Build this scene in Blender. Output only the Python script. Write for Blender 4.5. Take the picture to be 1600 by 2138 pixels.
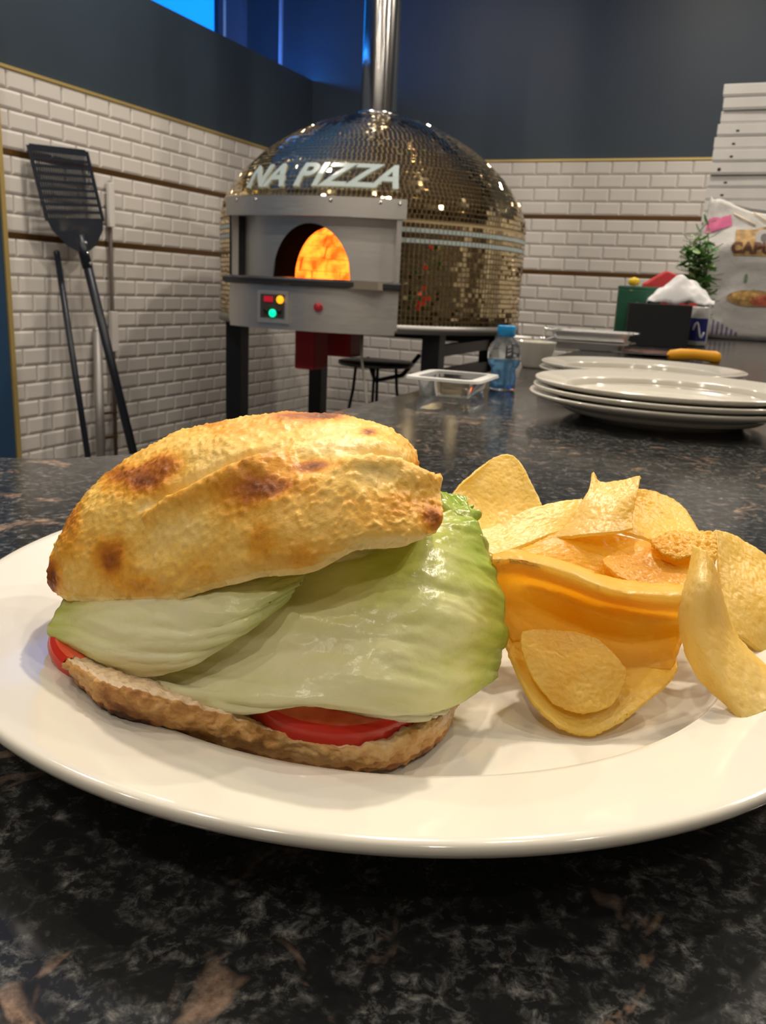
import bpy, bmesh, math, random
import numpy as np
from mathutils import Vector, Matrix, noise

random.seed(7)
rng = np.random.default_rng(11)
for o in list(bpy.data.objects):
    bpy.data.objects.remove(o, do_unlink=True)
SC = bpy.context.scene
COL = SC.collection

# ------------------------------------------------------------------ camera
# world: z = 0 is the top of the granite counter, metres, +Y away from the camera
F_PX, PITCH, ROLL, AZ = 1766.6, 0.2600, 0.04934, 0.39934      # AZ: how far the room is turned
CAM = Vector((0, 0, 0.132))
c_, s_ = math.cos(PITCH), math.sin(PITCH)
FWD = Vector((0, c_, -s_)); UP0 = Vector((0, s_, c_)); RT0 = Vector((1, 0, 0))
RT = RT0 * math.cos(ROLL) + UP0 * math.sin(ROLL)
UP = UP0 * math.cos(ROLL) - RT0 * math.sin(ROLL)
cam_data = bpy.data.cameras.new('camera')
cam = bpy.data.objects.new('camera', cam_data)
COL.objects.link(cam)
m = Matrix((RT, UP, -FWD)).transposed().to_4x4()
m.translation = CAM
cam.matrix_world = m
cam_data.sensor_fit = 'VERTICAL'
cam_data.sensor_height = 36.0
cam_data.lens = F_PX / 2138.0 * 36.0
cam_data.clip_start = 0.01
cam_data.clip_end = 60
cam_data.dof.use_dof = True
cam_data.dof.focus_distance = 0.245
cam_data.dof.aperture_fstop = 40
SC.camera = cam

# ------------------------------------------------------------------ world, exposure, lamps
world = bpy.data.worlds.new('world'); SC.world = world
world.use_nodes = True
world.node_tree.nodes['Background'].inputs[0].default_value = (0.9, 0.92, 1.0, 1)
world.node_tree.nodes['Background'].inputs[1].default_value = 0.12
SC.view_settings.view_transform = 'Standard'
SC.view_settings.look = 'None'
SC.view_settings.exposure = -0.12
SC.view_settings.gamma = 1.0
SC.view_settings.use_curve_mapping = False
SC.cycles.max_bounces = 7
SC.cycles.diffuse_bounces = 3
SC.cycles.glossy_bounces = 3
SC.cycles.transmission_bounces = 6
SC.cycles.adaptive_threshold = .04

CA, SA = math.cos(AZ), math.sin(AZ)
def RM(u, v, z=0.0):
    """room frame (u along the back wall to the right, v towards it) to world"""
    return Vector((u * CA + v * SA, -u * SA + v * CA, z))
CEIL = 2.40
FLOOR = -0.95
#            u,    v,   watts
LAMPS = [(-2.15, 1.15, 24), (-0.7, 1.75, 14), (1.7, 2.2, 26),
         (-2.3, 3.1, 26), (-0.6, 3.4, 30), (0.9, 4.1, 46),
         (0.15, 1.15, 12), (-1.1, -.1, 10), (1.5, 0.1, 10),
         (-0.5, -1.2, 16), (1.0, -1.3, 11), (-1.9, -1.2, 11)]
#        unseen spots added to cast the plate's shadows: where (world), aimed at, watts
ADDED_SPOTS = [((.10, 2.10, 2.33), (0.0, .28, .0), 235), ((2.05, 2.0, 2.33), (.05, .3, .0), 140)]
LAMP_COL = (1.0, 0.89, 0.74)

# ------------------------------------------------------------------ helpers
def link(o, parent=None):
    COL.objects.link(o)
    if parent is not None:
        o.parent = parent
    return o

def tag(o, label=None, cat=None, group=None, kind=None):
    if label: o['label'] = label
    if cat: o['category'] = cat
    if group: o['group'] = group
    if kind: o['kind'] = kind
    return o

def empty(name, loc=(0, 0, 0), rz=0.0, parent=None):
    o = bpy.data.objects.new(name, None)
    o.empty_display_size = 0.02
    o.location = loc
    o.rotation_euler = (0, 0, rz)
    return link(o, parent)

def mobj(name, verts, faces, mat=None, parent=None, smooth=False, loc=None):
    me = bpy.data.meshes.new(name)
    me.from_pydata([tuple(v) for v in verts], [], [tuple(f) for f in faces])
    me.update()
    if mat is not None:
        for mm in (mat if isinstance(mat, (list, tuple)) else [mat]):
            me.materials.append(mm)
    if smooth:
        me.polygons.foreach_set('use_smooth', [True] * len(me.polygons))
    o = bpy.data.objects.new(name, me)
    if loc is not None:
        o.location = loc
    return link(o, parent)

class MB:
    """collects simple shapes into one mesh"""
    def __init__(s):
        s.v = []; s.f = []
    def add(s, verts, faces):
        k = len(s.v)
        s.v += [tuple(p) for p in verts]
        s.f += [tuple(i + k for i in f) for f in faces]
        return s
    def box(s, c, d, bev=0.0, rot=None):
        hx, hy, hz = d[0] / 2, d[1] / 2, d[2] / 2
        b = min(bev, hx * .95, hy * .95, hz * .95)
        if b <= 0:
            vs = [Vector((x, y, z)) for z in (-hz, hz) for y in (-hy, hy) for x in (-hx, hx)]
            fs = [(0, 2, 3, 1), (4, 5, 7, 6), (0, 1, 5, 4), (2, 6, 7, 3), (0, 4, 6, 2), (1, 3, 7, 5)]
        else:
            bm = bmesh.new()
            bmesh.ops.create_cube(bm, size=1)
            for v in bm.verts:
                v.co = Vector((v.co.x * d[0], v.co.y * d[1], v.co.z * d[2]))
            bmesh.ops.bevel(bm, geom=list(bm.edges), offset=b, segments=2, affect='EDGES', profile=.6)
            bm.verts.index_update()
            vs = [v.co.copy() for v in bm.verts]
            fs = [[v.index for v in f.verts] for f in bm.faces]
            bm.free()
        if rot is not None:
            vs = [rot @ v for v in vs]
        c = Vector(c)
        return s.add([v + c for v in vs], fs)
    def lathe(s, prof, n=48, c=(0, 0, 0), a0=0.0, a1=2 * math.pi, cap=False):
        full = abs(a1 - a0 - 2 * math.pi) < 1e-6
        cols = n if full else n + 1
        vs = []
        for i in range(cols):
            t = a0 + (a1 - a0) * i / n
            for r, z in prof:
                vs.append((c[0] + r * math.cos(t), c[1] + r * math.sin(t), c[2] + z))
        k = len(prof); fs = []
        for i in range(n):
            j = (i + 1) % cols
            for q in range(k - 1):
                fs.append((i * k + q, j * k + q, j * k + q + 1, i * k + q + 1))
        if cap and not full:
            fs.append(tuple(range(k))[::-1]); fs.append(tuple(n * k + q for q in range(k)))
        return s.add(vs, fs)
    def tube(s, pts, r, n=8, cap=True):
        pts = [Vector(p) for p in pts]
        rs = r if isinstance(r, (list, tuple)) else [r] * len(pts)
        ref = None; vs = []
        for i, p in enumerate(pts):
            t = (pts[min(i + 1, len(pts) - 1)] - pts[max(i - 1, 0)]).normalized()
            if ref is None:
                ref = t.orthogonal().normalized()
            ref = (ref - t * ref.dot(t)).normalized()
            b = t.cross(ref)
            for k in range(n):
                a = 2 * math.pi * k / n
                vs.append(p + (ref * math.cos(a) + b * math.sin(a)) * rs[i])
        fs = []
        for i in range(len(pts) - 1):
            for k in range(n):
                k2 = (k + 1) % n
                fs.append((i * n + k, i * n + k2, (i + 1) * n + k2, (i + 1) * n + k))
        if cap:
            fs.append(tuple(range(n))[::-1]); fs.append(tuple((len(pts) - 1) * n + k for k in range(n)))
        return s.add(vs, fs)
    def prism(s, poly, z0, z1):
        n = len(poly)
        vs = [(x, y, z0) for x, y in poly] + [(x, y, z1) for x, y in poly]
        fs = [tuple(range(n))[::-1], tuple(range(n, 2 * n))]
        fs += [(i, (i + 1) % n, (i + 1) % n + n, i + n) for i in range(n)]
        return s.add(vs, fs)
    def build(s, name, mat, parent=None, smooth=False, loc=None):
        return mobj(name, s.v, s.f, mat, parent, smooth, loc)

def bevel_mod(o, w, seg=2):
    md = o.modifiers.new('bevel', 'BEVEL'); md.width = w; md.segments = seg
    md.limit_method = 'ANGLE'; md.angle_limit = 0.6
    return o

def auto_smooth(o, ang=0.6):
    me = o.data
    me.polygons.foreach_set('use_smooth', [True] * len(me.polygons))
    try:
        me.set_sharp_from_angle(angle=ang)
    except Exception:
        pass
    return o

def ray(px, py):
    return FWD + RT * ((px - 800) / F_PX) - UP * ((py - 1069) / F_PX)
def at(px, py, d):
    """the point of the place that the photograph shows at px,py, d metres deep"""
    return CAM + ray(px, py) * d

# ------------------------------------------------------------------ materials
def new_mat(name):
    mt = bpy.data.materials.new(name); mt.use_nodes = True
    nt = mt.node_tree
    return mt, nt, nt.nodes['Principled BSDF'], nt.nodes['Material Output']

def pmat(name, col, rough=.5, metal=0.0, spec=.5, emit=None, estr=0.0, trans=0.0, ior=1.45, bump=None, coat=0.0, alpha=1.0, vary=None):
    mt, nt, p, out = new_mat(name)
    p.inputs['Base Color'].default_value = (*col, 1)
    p.inputs['Roughness'].default_value = rough
    p.inputs['Metallic'].default_value = metal
    p.inputs['Specular IOR Level'].default_value = spec
    p.inputs['IOR'].default_value = ior
    p.inputs['Transmission Weight'].default_value = trans
    p.inputs['Coat Weight'].default_value = coat
    p.inputs['Alpha'].default_value = alpha
    if emit:
        p.inputs['Emission Color'].default_value = (*emit, 1)
        p.inputs['Emission Strength'].default_value = estr
    if vary:
        scale, amt = vary
        tc = nt.nodes.new('ShaderNodeTexCoord'); nz = nt.nodes.new('ShaderNodeTexNoise')
        nz.inputs['Scale'].default_value = scale; nz.inputs['Detail'].default_value = 6
        nt.links.new(tc.outputs['Object'], nz.inputs['Vector'])
        mr = nt.nodes.new('ShaderNodeMapRange')
        mr.inputs[1].default_value = .3; mr.inputs[2].default_value = .7
        mr.inputs[3].default_value = 1 - amt; mr.inputs[4].default_value = 1 + amt
        nt.links.new(nz.outputs['Fac'], mr.inputs[0])
        mx = nt.nodes.new('ShaderNodeVectorMath'); mx.operation = 'SCALE'
        mx.inputs[0].default_value = col
        nt.links.new(mr.outputs[0], mx.inputs['Scale'])
        nt.links.new(mx.outputs[0], p.inputs['Base Color'])
    if bump:
        scale, strength, dist = bump
        tc = nt.nodes.new('ShaderNodeTexCoord'); nz = nt.nodes.new('ShaderNodeTexNoise')
        nz.inputs['Scale'].default_value = scale; nz.inputs['Detail'].default_value = 5
        nt.links.new(tc.outputs['Object'], nz.inputs['Vector'])
        bp = nt.nodes.new('ShaderNodeBump')
        bp.inputs['Strength'].default_value = strength; bp.inputs['Distance'].default_value = dist
        nt.links.new(nz.outputs['Fac'], bp.inputs['Height'])
        nt.links.new(bp.outputs['Normal'], p.inputs['Normal'])
    return mt

def ramp(nt, stops, fac):
    r = nt.nodes.new('ShaderNodeValToRGB')
    e = r.color_ramp.elements
    while len(e) > 1: e.remove(e[0])
    e[0].position = stops[0][0]; e[0].color = (*stops[0][1], 1)
    for p_, c in stops[1:]:
        x = e.new(p_); x.color = (*c, 1)
    nt.links.new(fac, r.inputs[0])
    return r

def mat_granite():
    mt, nt, p, out = new_mat('granite')
    tc = nt.nodes.new('ShaderNodeTexCoord')
    def nz(scale, detail=4, rough=.6, dist=0.0):
        n = nt.nodes.new('ShaderNodeTexNoise')
        n.inputs['Scale'].default_value = scale; n.inputs['Detail'].default_value = detail
        n.inputs['Roughness'].default_value = rough; n.inputs['Distortion'].default_value = dist
        nt.links.new(tc.outputs['Object'], n.inputs['Vector'])
        return n.outputs['Fac']
    fine = ramp(nt, [(.0, (.006, .007, .008)), (.47, (.012, .013, .014)), (.57, (.085, .085, .084)), (.72, (.29, .28, .265))], nz(230, 6, .72, .4))
    mid = ramp(nt, [(.40, (0, 0, 0)), (.58, (1, 1, 1))], nz(62, 4, .65, .6))
    mx = nt.nodes.new('ShaderNodeMix'); mx.data_type = 'RGBA'
    nt.links.new(mid.outputs[0], mx.inputs[0])
    dk = ramp(nt, [(.0, (.004, .005, .006)), (.6, (.012, .013, .014)), (.75, (.05, .05, .05))], nz(260, 4, .7))
    nt.links.new(dk.outputs[0], mx.inputs[6]); nt.links.new(fine.outputs[0], mx.inputs[7])
    br = ramp(nt, [(.585, (0, 0, 0)), (.66, (1, 1, 1))], nz(30, 4, .66, .9))
    brc = ramp(nt, [(.35, (.055, .034, .024)), (.66, (.33, .23, .17))], nz(150, 5, .7))
    mx2 = nt.nodes.new('ShaderNodeMix'); mx2.data_type = 'RGBA'
    nt.links.new(br.outputs[0], mx2.inputs[0])
    nt.links.new(mx.outputs[2], mx2.inputs[6]); nt.links.new(brc.outputs[0], mx2.inputs[7])
    nt.links.new(mx2.outputs[2], p.inputs['Base Color'])
    p.inputs['Roughness'].default_value = .15
    p.inputs['Specular IOR Level'].default_value = .8
    return mt

def mat_bread(name, stops, bump_scale=420, bump=.35):
    mt, nt, p, out = new_mat(name)
    at_ = nt.nodes.new('ShaderNodeAttribute'); at_.attribute_name = 'brown'
    tc = nt.nodes.new('ShaderNodeTexCoord')
    n = nt.nodes.new('ShaderNodeTexNoise'); n.inputs['Scale'].default_value = 330
    n.inputs['Detail'].default_value = 6; n.inputs['Roughness'].default_value = .7
    nt.links.new(tc.outputs['Object'], n.inputs['Vector'])
    a = nt.nodes.new('ShaderNodeMath'); a.operation = 'MULTIPLY_ADD'
    a.inputs[1].default_value = .36; nt.links.new(n.outputs['Fac'], a.inputs[0])
    sb = nt.nodes.new('ShaderNodeMath'); sb.operation = 'SUBTRACT'; sb.inputs[1].default_value = .18
    nt.links.new(at_.outputs['Fac'], sb.inputs[0]); nt.links.new(sb.outputs[0], a.inputs[2])
    r = ramp(nt, stops, a.outputs[0])
    nt.links.new(r.outputs[0], p.inputs['Base Color'])
    p.inputs['Roughness'].default_value = .40
    p.inputs['Specular IOR Level'].default_value = .22
    b = nt.nodes.new('ShaderNodeTexNoise'); b.inputs['Scale'].default_value = bump_scale
    b.inputs['Detail'].default_value = 6
    nt.links.new(tc.outputs['Object'], b.inputs['Vector'])
    bp = nt.nodes.new('ShaderNodeBump'); bp.inputs['Strength'].default_value = bump
    bp.inputs['Distance'].default_value = .0012
    nt.links.new(b.outputs['Fac'], bp.inputs['Height']); nt.links.new(bp.outputs['Normal'], p.inputs['Normal'])
    return mt

def mat_leafy(name, stops, tr, attr='green', rough=.32, bump=(160, .35, .002), tcol_boost=1.1, scale_noise=90, namt=.22):
    """thin food sheet: gloss + diffuse from Principled mixed with translucency"""
    mt, nt, p, out = new_mat(name)
    at_ = nt.nodes.new('ShaderNodeAttribute'); at_.attribute_name = attr
    tc = nt.nodes.new('ShaderNodeTexCoord')
    n = nt.nodes.new('ShaderNodeTexNoise'); n.inputs['Scale'].default_value = scale_noise
    n.inputs['Detail'].default_value = 6; n.inputs['Roughness'].default_value = .65
    nt.links.new(tc.outputs['Object'], n.inputs['Vector'])
    a = nt.nodes.new('ShaderNodeMath'); a.operation = 'MULTIPLY_ADD'; a.inputs[1].default_value = namt
    nt.links.new(n.outputs['Fac'], a.inputs[0])
    sb = nt.nodes.new('ShaderNodeMath'); sb.operation = 'SUBTRACT'; sb.inputs[1].default_value = namt / 2
    nt.links.new(at_.outputs['Fac'], sb.inputs[0]); nt.links.new(sb.outputs[0], a.inputs[2])
    r = ramp(nt, stops, a.outputs[0])
    nt.links.new(r.outputs[0], p.inputs['Base Color'])
    p.inputs['Roughness'].default_value = rough
    t = nt.nodes.new('ShaderNodeBsdfTranslucent')
    g = nt.nodes.new('ShaderNodeGamma'); g.inputs[1].default_value = tcol_boost
    nt.links.new(r.outputs[0], g.inputs[0]); nt.links.new(g.outputs[0], t.inputs[0])
    b = nt.nodes.new('ShaderNodeTexNoise'); b.inputs['Scale'].default_value = bump[0]
    b.inputs['Detail'].default_value = 5
    nt.links.new(tc.outputs['Object'], b.inputs['Vector'])
    bp = nt.nodes.new('ShaderNodeBump'); bp.inputs['Strength'].default_value = bump[1]
    bp.inputs['Distance'].default_value = bump[2]
    nt.links.new(b.outputs['Fac'], bp.inputs['Height'])
    nt.links.new(bp.outputs['Normal'], p.inputs['Normal']); nt.links.new(bp.outputs['Normal'], t.inputs['Normal'])
    mx = nt.nodes.new('ShaderNodeMixShader'); mx.inputs[0].default_value = tr
    nt.links.new(p.outputs[0], mx.inputs[1]); nt.links.new(t.outputs[0], mx.inputs[2])
    nt.links.new(mx.outputs[0], out.inputs['Surface'])
    return mt

def mat_brushed(name, col=(.86, .83, .79), rough=.42, scale=(3, 3, 160)):
    mt, nt, p, out = new_mat(name)
    p.inputs['Metallic'].default_value = 1
    tc = nt.nodes.new('ShaderNodeTexCoord'); mp = nt.nodes.new('ShaderNodeMapping')
    mp.inputs['Scale'].default_value = scale
    n = nt.nodes.new('ShaderNodeTexNoise'); n.inputs['Scale'].default_value = 4
    nt.links.new(tc.outputs['Object'], mp.inputs[0]); nt.links.new(mp.outputs[0], n.inputs['Vector'])
    mr = nt.nodes.new('ShaderNodeMapRange'); mr.inputs[3].default_value = rough * .7; mr.inputs[4].default_value = rough * 1.4
    nt.links.new(n.outputs['Fac'], mr.inputs[0]); nt.links.new(mr.outputs[0], p.inputs['Roughness'])
    p.inputs['Base Color'].default_value = (*col, 1)
    return mt

M = {}
M['granite'] = mat_granite()
M['paint'] = pmat('slate_paint', (.033, .049, .071), .42, vary=(1.5, .12))
M['blue_paint'] = pmat('blue_paint', (.022, .06, .13), .4)
M['grout'] = pmat('grout', (.46, .42, .38), .8)
M['tile'] = pmat('white_tile', (.70, .66, .62), .16, vary=(2.0, .06))
M['gold_trim'] = pmat('gold_trim', (.16, .08, .025), .35, .7)
M['gold_edge'] = pmat('gold_edge', (.70, .52, .20), .4, .6)
M['floor'] = pmat('floor_tile', (.16, .15, .14), .35, vary=(3, .2))
M['ceiling'] = pmat('ceiling_paint', (.38, .35, .32), .8)
M['dark_wall'] = pmat('dark_wall', (.10, .09, .085), .7)
M['cream_wall'] = pmat('cream_wall', (.46, .43, .40), .7)
M['china'] = pmat('china', (.69, .655, .575), .12, spec=.5, coat=.3)
M['black'] = pmat('black_metal', (.012, .013, .016), .38)
M['peel'] = pmat('peel_black', (.012, .016, .026), .36)
M['black_plastic'] = pmat('black_plastic', (.012, .013, .015), .45)
M['steel'] = mat_brushed('brushed_steel')
M['steel_pol'] = pmat('polished_steel', (.72, .71, .70), .16, 1.0)
M['dark_steel'] = pmat('dark_steel', (.10, .10, .105), .35, .8)
M['mosaic'] = pmat('gold_mirror_tile', (.76, .62, .38), .05, 1.0)
M['mosaic_white'] = pmat('pale_mosaic', (.40, .47, .47), .25)
M['mosaic_grout'] = pmat('mosaic_grout', (.52, .40, .22), .7)
M['soot'] = pmat('soot', (.006, .005, .004), .9, spec=0.0)
M['white_paint'] = pmat('white_paint', (.72, .69, .66), .4)
M['alu'] = pmat('aluminium', (.36, .34, .33), .5, .6)
M['red_paint'] = pmat('red_paint', (.40, .018, .018), .4)
M['twine'] = pmat('twine', (.75, .62, .42), .8)

# ------------------------------------------------------------------ room shell
def rbox(mb, u0, u1, v0, v1, z0, z1):
    c = RM((u0 + u1) / 2, (v0 + v1) / 2, (z0 + z1) / 2)
    return mb.box(c, (u1 - u0, v1 - v0, z1 - z0), rot=Matrix.Rotation(-AZ, 3, 'Z'))

UL, VB = -2.90, 5.35                 # tile face planes of the left and the back wall
UR, VF = 3.4, -3.0                   # the unseen walls on the right and behind the camera
def struct(name, u0, u1, v0, v1, z0, z1, mat):
    o = rbox(MB(), u0, u1, v0, v1, z0, z1).build(name, mat)
    return tag(o, kind='structure')
struct('floor', -6.5, UR + .2, VF - .2, VB + .2, FLOOR - .1, FLOOR, M['floor'])
struct('ceiling', -6.5, UR + .2, VF - .2, VB + .2, CEIL, CEIL + .1, M['ceiling'])
wall_left = struct('wall_left', UL - .13, UL - .012, VF, VB + .01, FLOOR, 1.412, M['paint'])
wall_back = struct('wall_back', -6.5, UR + .1, VB + .012, VB + .14, FLOOR, CEIL, M['paint'])
struct('wall_right', UR, UR + .1, VF, VB, FLOOR, CEIL, M['dark_wall'])
struct('wall_front', -6.5, UR + .1, VF - .1, VF, FLOOR, CEIL, M['cream_wall'])
struct('wall_outer', -6.6, -6.5, VF, VB, FLOOR, CEIL, M['dark_wall'])

TOPZ, PITCHZ, TRIMH, TW = 0.900, 0.0755, 0.021, 0.1495
TRIM1 = TOPZ - 4 * PITCHZ - TRIMH / 2
TRIM2 = TRIM1 - TRIMH - 4 * PITCHZ
rows = [TOPZ - PITCHZ * (i + .5) for i in range(4)]
rows += [TRIM1 - TRIMH / 2 - PITCHZ * (i + .5) for i in range(4)]
zz = TRIM2 - TRIMH / 2
while zz - PITCHZ > FLOOR - .02:
    rows.append(zz - PITCHZ / 2); zz -= PITCHZ

def tile_shape(w, h, t=.008, inset=.010):
    a, b = w / 2, h / 2
    vs = [(-a, 0, -b), (a, 0, -b), (a, 0, b), (-a, 0, b)]
    vs += [(-a, -.003, -b), (a, -.003, -b), (a, -.003, b), (-a, -.003, b)]
    vs += [(-a + inset, -t, -b + inset), (a - inset, -t, -b + inset), (a - inset, -t, b - inset), (-a + inset, -t, b - inset)]
    fs = [(8, 9, 10, 11)]
    for i in range(4):
        j = (i + 1) % 4
        fs += [(i, j, j + 4, i + 4), (i + 4, j + 4, j + 8, i + 8)]
    return vs, fs

TILE_V, TILE_F = tile_shape(TW - .004, PITCHZ - .004)
tile_me = bpy.data.meshes.new('tile')
tile_me.from_pydata(TILE_V, [], TILE_F); tile_me.materials.append(M['tile'])

def tile_field(wall, along0, along1, phase, to_world, rot, keep):
    """keep(along, z) -> True: tile of its own; the rest joined"""
    rest = MB(); n = 0
    for k, z in enumerate(rows):
        x = along0 + phase + (TW / 2 if k % 2 else 0)
        while x > along0: x -= TW
        while x < along1:
            lo, hi = max(x, along0), min(x + TW, along1)
            if hi - lo > .02:
                full = hi - lo > TW - .001
                c = to_world((lo + hi) / 2, z)
                if full and keep((lo + hi) / 2, z) and n < 300:
                    o = bpy.data.objects.new('tile', tile_me); link(o, wall)
                    o.location = c; o.rotation_euler = (0, 0, rot); n += 1
                else:
                    vs, fs = (TILE_V, TILE_F) if full else tile_shape(hi - lo - .004, PITCHZ - .004)
                    R = Matrix.Rotation(rot, 3, 'Z')
                    rest.add([R @ Vector(v) + c for v in vs], fs)
            x += TW
    tag(rest.build('tile_field', M['tile'], wall), kind='stuff')

TRIM_BACK = 2.705
rbox(MB(), UL - .03, UL, TRIM_BACK, VB, FLOOR, TOPZ).build('grout_bed', M['grout'], wall_left)
rbox(MB(), UL, UR, VB, VB + .03, FLOOR, TOPZ).build('grout_bed', M['grout'], wall_back)
tile_field(wall_left, TRIM_BACK + .012, VB, .062, lambda v, z: RM(UL, v, z), -AZ + math.pi / 2,
           lambda v, z: v < 4.45 and z > -.60)
tile_field(wall_back, UL, UR, .035, lambda u, z: RM(u, VB, z), -AZ,
           lambda u, z: -1.15 < u < .35 and z > -.05)
for z, h, mt, nm in ((TRIM1, TRIMH, 'gold_trim', 'trim_bar'), (TRIM2, TRIMH, 'gold_trim', 'trim_bar'), (TOPZ + .006, .012, 'gold_edge', 'edge_strip')):
    rbox(MB(), UL - .01, UL + .006 + (.006 if h < .015 else 0), TRIM_BACK, VB, z - h / 2, z + h / 2).build(nm, M[mt], wall_left)
    rbox(MB(), UL, UR, VB - .006 - (.006 if h < .015 else 0), VB + .01, z - h / 2, z + h / 2).build(nm, M[mt], wall_back)
# blue panel that closes the tiling on the left, with its gold edge strip
rbox(MB(), UL - .02, UL + .02, VF, TRIM_BACK - .012, FLOOR, TOPZ - .1 + .32).build('blue_panel', M['blue_paint'], wall_left)
rbox(MB(), UL - .02, UL + .03, TRIM_BACK - .012, TRIM_BACK + .010, FLOOR, TOPZ - .1 + .32).build('gold_edge', M['gold_edge'], wall_left)

# lit blue window over the low wall, post and cover strip beside it
win = tag(empty('window_1', RM(-4.6, VB, 1.1), -AZ), kind='structure')
M['blue_glow'] = pmat('blue_glow', (.02, .2, .6), .3, emit=(.006, .26, .95), estr=1.6)
MB().box((0, -.015, .65), (1.98, .02, 1.30)).build('pane', M['blue_glow'], win)
fr = MB()
for x in (-1.0, 0.0, .985):
    fr.box((x, -.03, .65), (.03, .06, 1.30))
for z in (.0, 1.28):
    fr.box((0, -.03, z), (2.0, .06, .03))
fr.build('window_frame', M['blue_paint'], win)
M['post'] = pmat('post_paint', (.10, .12, .17), .35)
t1 = tag(rbox(MB(), -3.600, -3.420, VB - .05, VB + .02, 1.0, CEIL).build('trim_1', M['post']), kind='structure')
rbox(MB(), -3.560, -3.545, VB - .058, VB - .048, 1.0, CEIL).build('bead', M['white_paint'], t1)
tag(rbox(MB(), -3.160, -3.145, VB - .012, VB + .02, 1.0, CEIL).build('trim_2', pmat('pale_strip', (.35, .45, .6), .4)), kind='structure')

# ------------------------------------------------------------------ ceiling lamps
M['lamp_rim'] = pmat('lamp_rim', (.6, .6, .6), .3, .6)
for i, (u, v, w) in enumerate(LAMPS):
    p = RM(u, v, CEIL)
    root = empty('ceiling_downlight', p)
    tag(root, 'round recessed downlight in the ceiling above the kitchen', 'lamp', 'ceiling downlights')
    MB().lathe([(.062, -.001), (.062, -.012), (.085, -.012), (.09, -.001)], 32).build('rim', M['lamp_rim'], root, True)
    ld = bpy.data.lights.new('downlight', 'AREA')
    ld.shape = 'DISK'; ld.size = .12; ld.energy = w; ld.color = LAMP_COL
    lo = bpy.data.objects.new('downlight', ld); link(lo, root)
    lo.location = (0, 0, -.006)
for i, (p, aim, w) in enumerate(ADDED_SPOTS):
    root = empty('track_spotlight', p)  # added fixture, shapes the shadows on the plate
    tag(root, ('black track spotlight on the ceiling between the plate and the oven', 'black track spotlight on the ceiling above the plate stacks')[i], 'lamp')
    dv = (Vector(aim) - Vector(p)).normalized()
    q = dv.to_track_quat('-Z', 'Y')
    sp = MB().lathe([(.05, -.002), (.055, -.002), (.055, .12), (.03, .15), (0, .15)], 28).build('housing', M['black'], root, True)
    sp.rotation_euler = q.to_euler()
    MB().tube([(0, 0, .06), (0, 0, CEIL - p[2])], .012, 8).build('stem', M['black'], root, True)
    ld = bpy.data.lights.new('spot', 'SPOT'); ld.energy = w; ld.color = LAMP_COL; ld.spot_size = math.radians(34); ld.spot_blend = .7; ld.shadow_soft_size = .045
    lo = link(bpy.data.objects.new('spot', ld), root); lo.rotation_euler = q.to_euler(); lo.location = dv * .01
# unseen blue strip added on top of the low wall for the blue glow
M['led'] = pmat('blue_led', (.05, .2, .6), .4, emit=(.02, .26, 1.0), estr=65)
o = rbox(MB(), UL - .105, UL - .075, 2.2, 5.25, 1.413, 1.43).build('led_strip', M['led'])
tag(o, 'blue light strip along the top of the low dark wall', 'light strip')

# ------------------------------------------------------------------ counter
ctr = empty('counter', RM(1.0, 1.5, FLOOR))
tag(ctr, 'polished black granite counter with brown flecks, rounded inner corner', 'counter')
inner = [(-.42, .607), (-.35, .6), (-.2793, .5993), (-.2544, .6021), (-.2294, .6102), (-.1928, .6355), (-.162, .678), (-.135, .728), (-.105, .795), (-.065, .893), (.0281, 1.1185), (.1803, 1.497)]
pl = [(p.x, p.y) for p in (RM(-2.5, .42), )] + inner
pe = RM(-.41, VB - .01); pl.append((pe.x, pe.y))
for u, v in ((2.6, VB - .01), (2.6, -.42), (-2.5, -.42)):
    q = RM(u, v); pl.append((q.x, q.y))
pl = pl[::-1]
top = MB().prism(pl, -.03, 0).build('worktop', M['granite'])
top.parent = ctr; top.matrix_parent_inverse = Matrix.Translation(-ctr.location)
bevel_mod(top, .004, 3)
def inset_poly(p, d):
    out = []; n = len(p)
    for i in range(n):
        a, b, c = Vector(p[i - 1]), Vector(p[i]), Vector(p[(i + 1) % n])
        n1 = Vector((-(b - a).y, (b - a).x)).normalized(); n2 = Vector((-(c - b).y, (c - b).x)).normalized()
        k = (n1 + n2); k = k / max(k.length_squared, .3) * 2
        out.append((b.x + k.x * d * .5 * 1.0, b.y + k.y * d * .5 * 1.0))
    return out
area = sum(pl[i - 1][0] * pl[i][1] - pl[i][0] * pl[i - 1][1] for i in range(len(pl)))
base = MB().prism(inset_poly(pl, .03 if area > 0 else -.03), FLOOR, -.03).build('base_panel', M['dark_wall'])
base.parent = ctr; base.matrix_parent_inverse = Matrix.Translation(-ctr.location)
# ------------------------------------------------------------------ plates
PLATE = [(0, .004), (.075, .004), (.082, 0), (.088, 0), (.092, .004), (.112, .0125), (.135, .0185), (.1475, .0225),
         (.1495, .0238), (.1503, .0252), (.1500, .0266), (.1485, .0272), (.1465, .0268), (.140, .0256), (.125, .0226),
         (.1170, .0209), (.1152, .0205), (.1142, .0195), (.1128, .0155), (.1108, .0125), (.1075, .0110), (.100, .0105), (0, .0100)]
PLATE_THIN = [(r, z if i < 15 else .0202 - (.0202 - z) * 1.42) for i, (r, z) in enumerate(PLATE)]
PLATE_THIN[0] = (0, .0028); PLATE_THIN[1] = (.075, .0028)
plate_mes = {}
def make_plate(loc, label, cat='plate', group=None):
    key = group or 'served'
    if key not in plate_mes:
        o = MB().lathe(PLATE_THIN if group else PLATE, 160).build('dinner_plate', M['china'], None, True)
        plate_mes[key] = o.data
    else:
        o = link(bpy.data.objects.new('dinner_plate', plate_mes[key]))
    o.location = loc
    return tag(o, label, cat, group)
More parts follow.
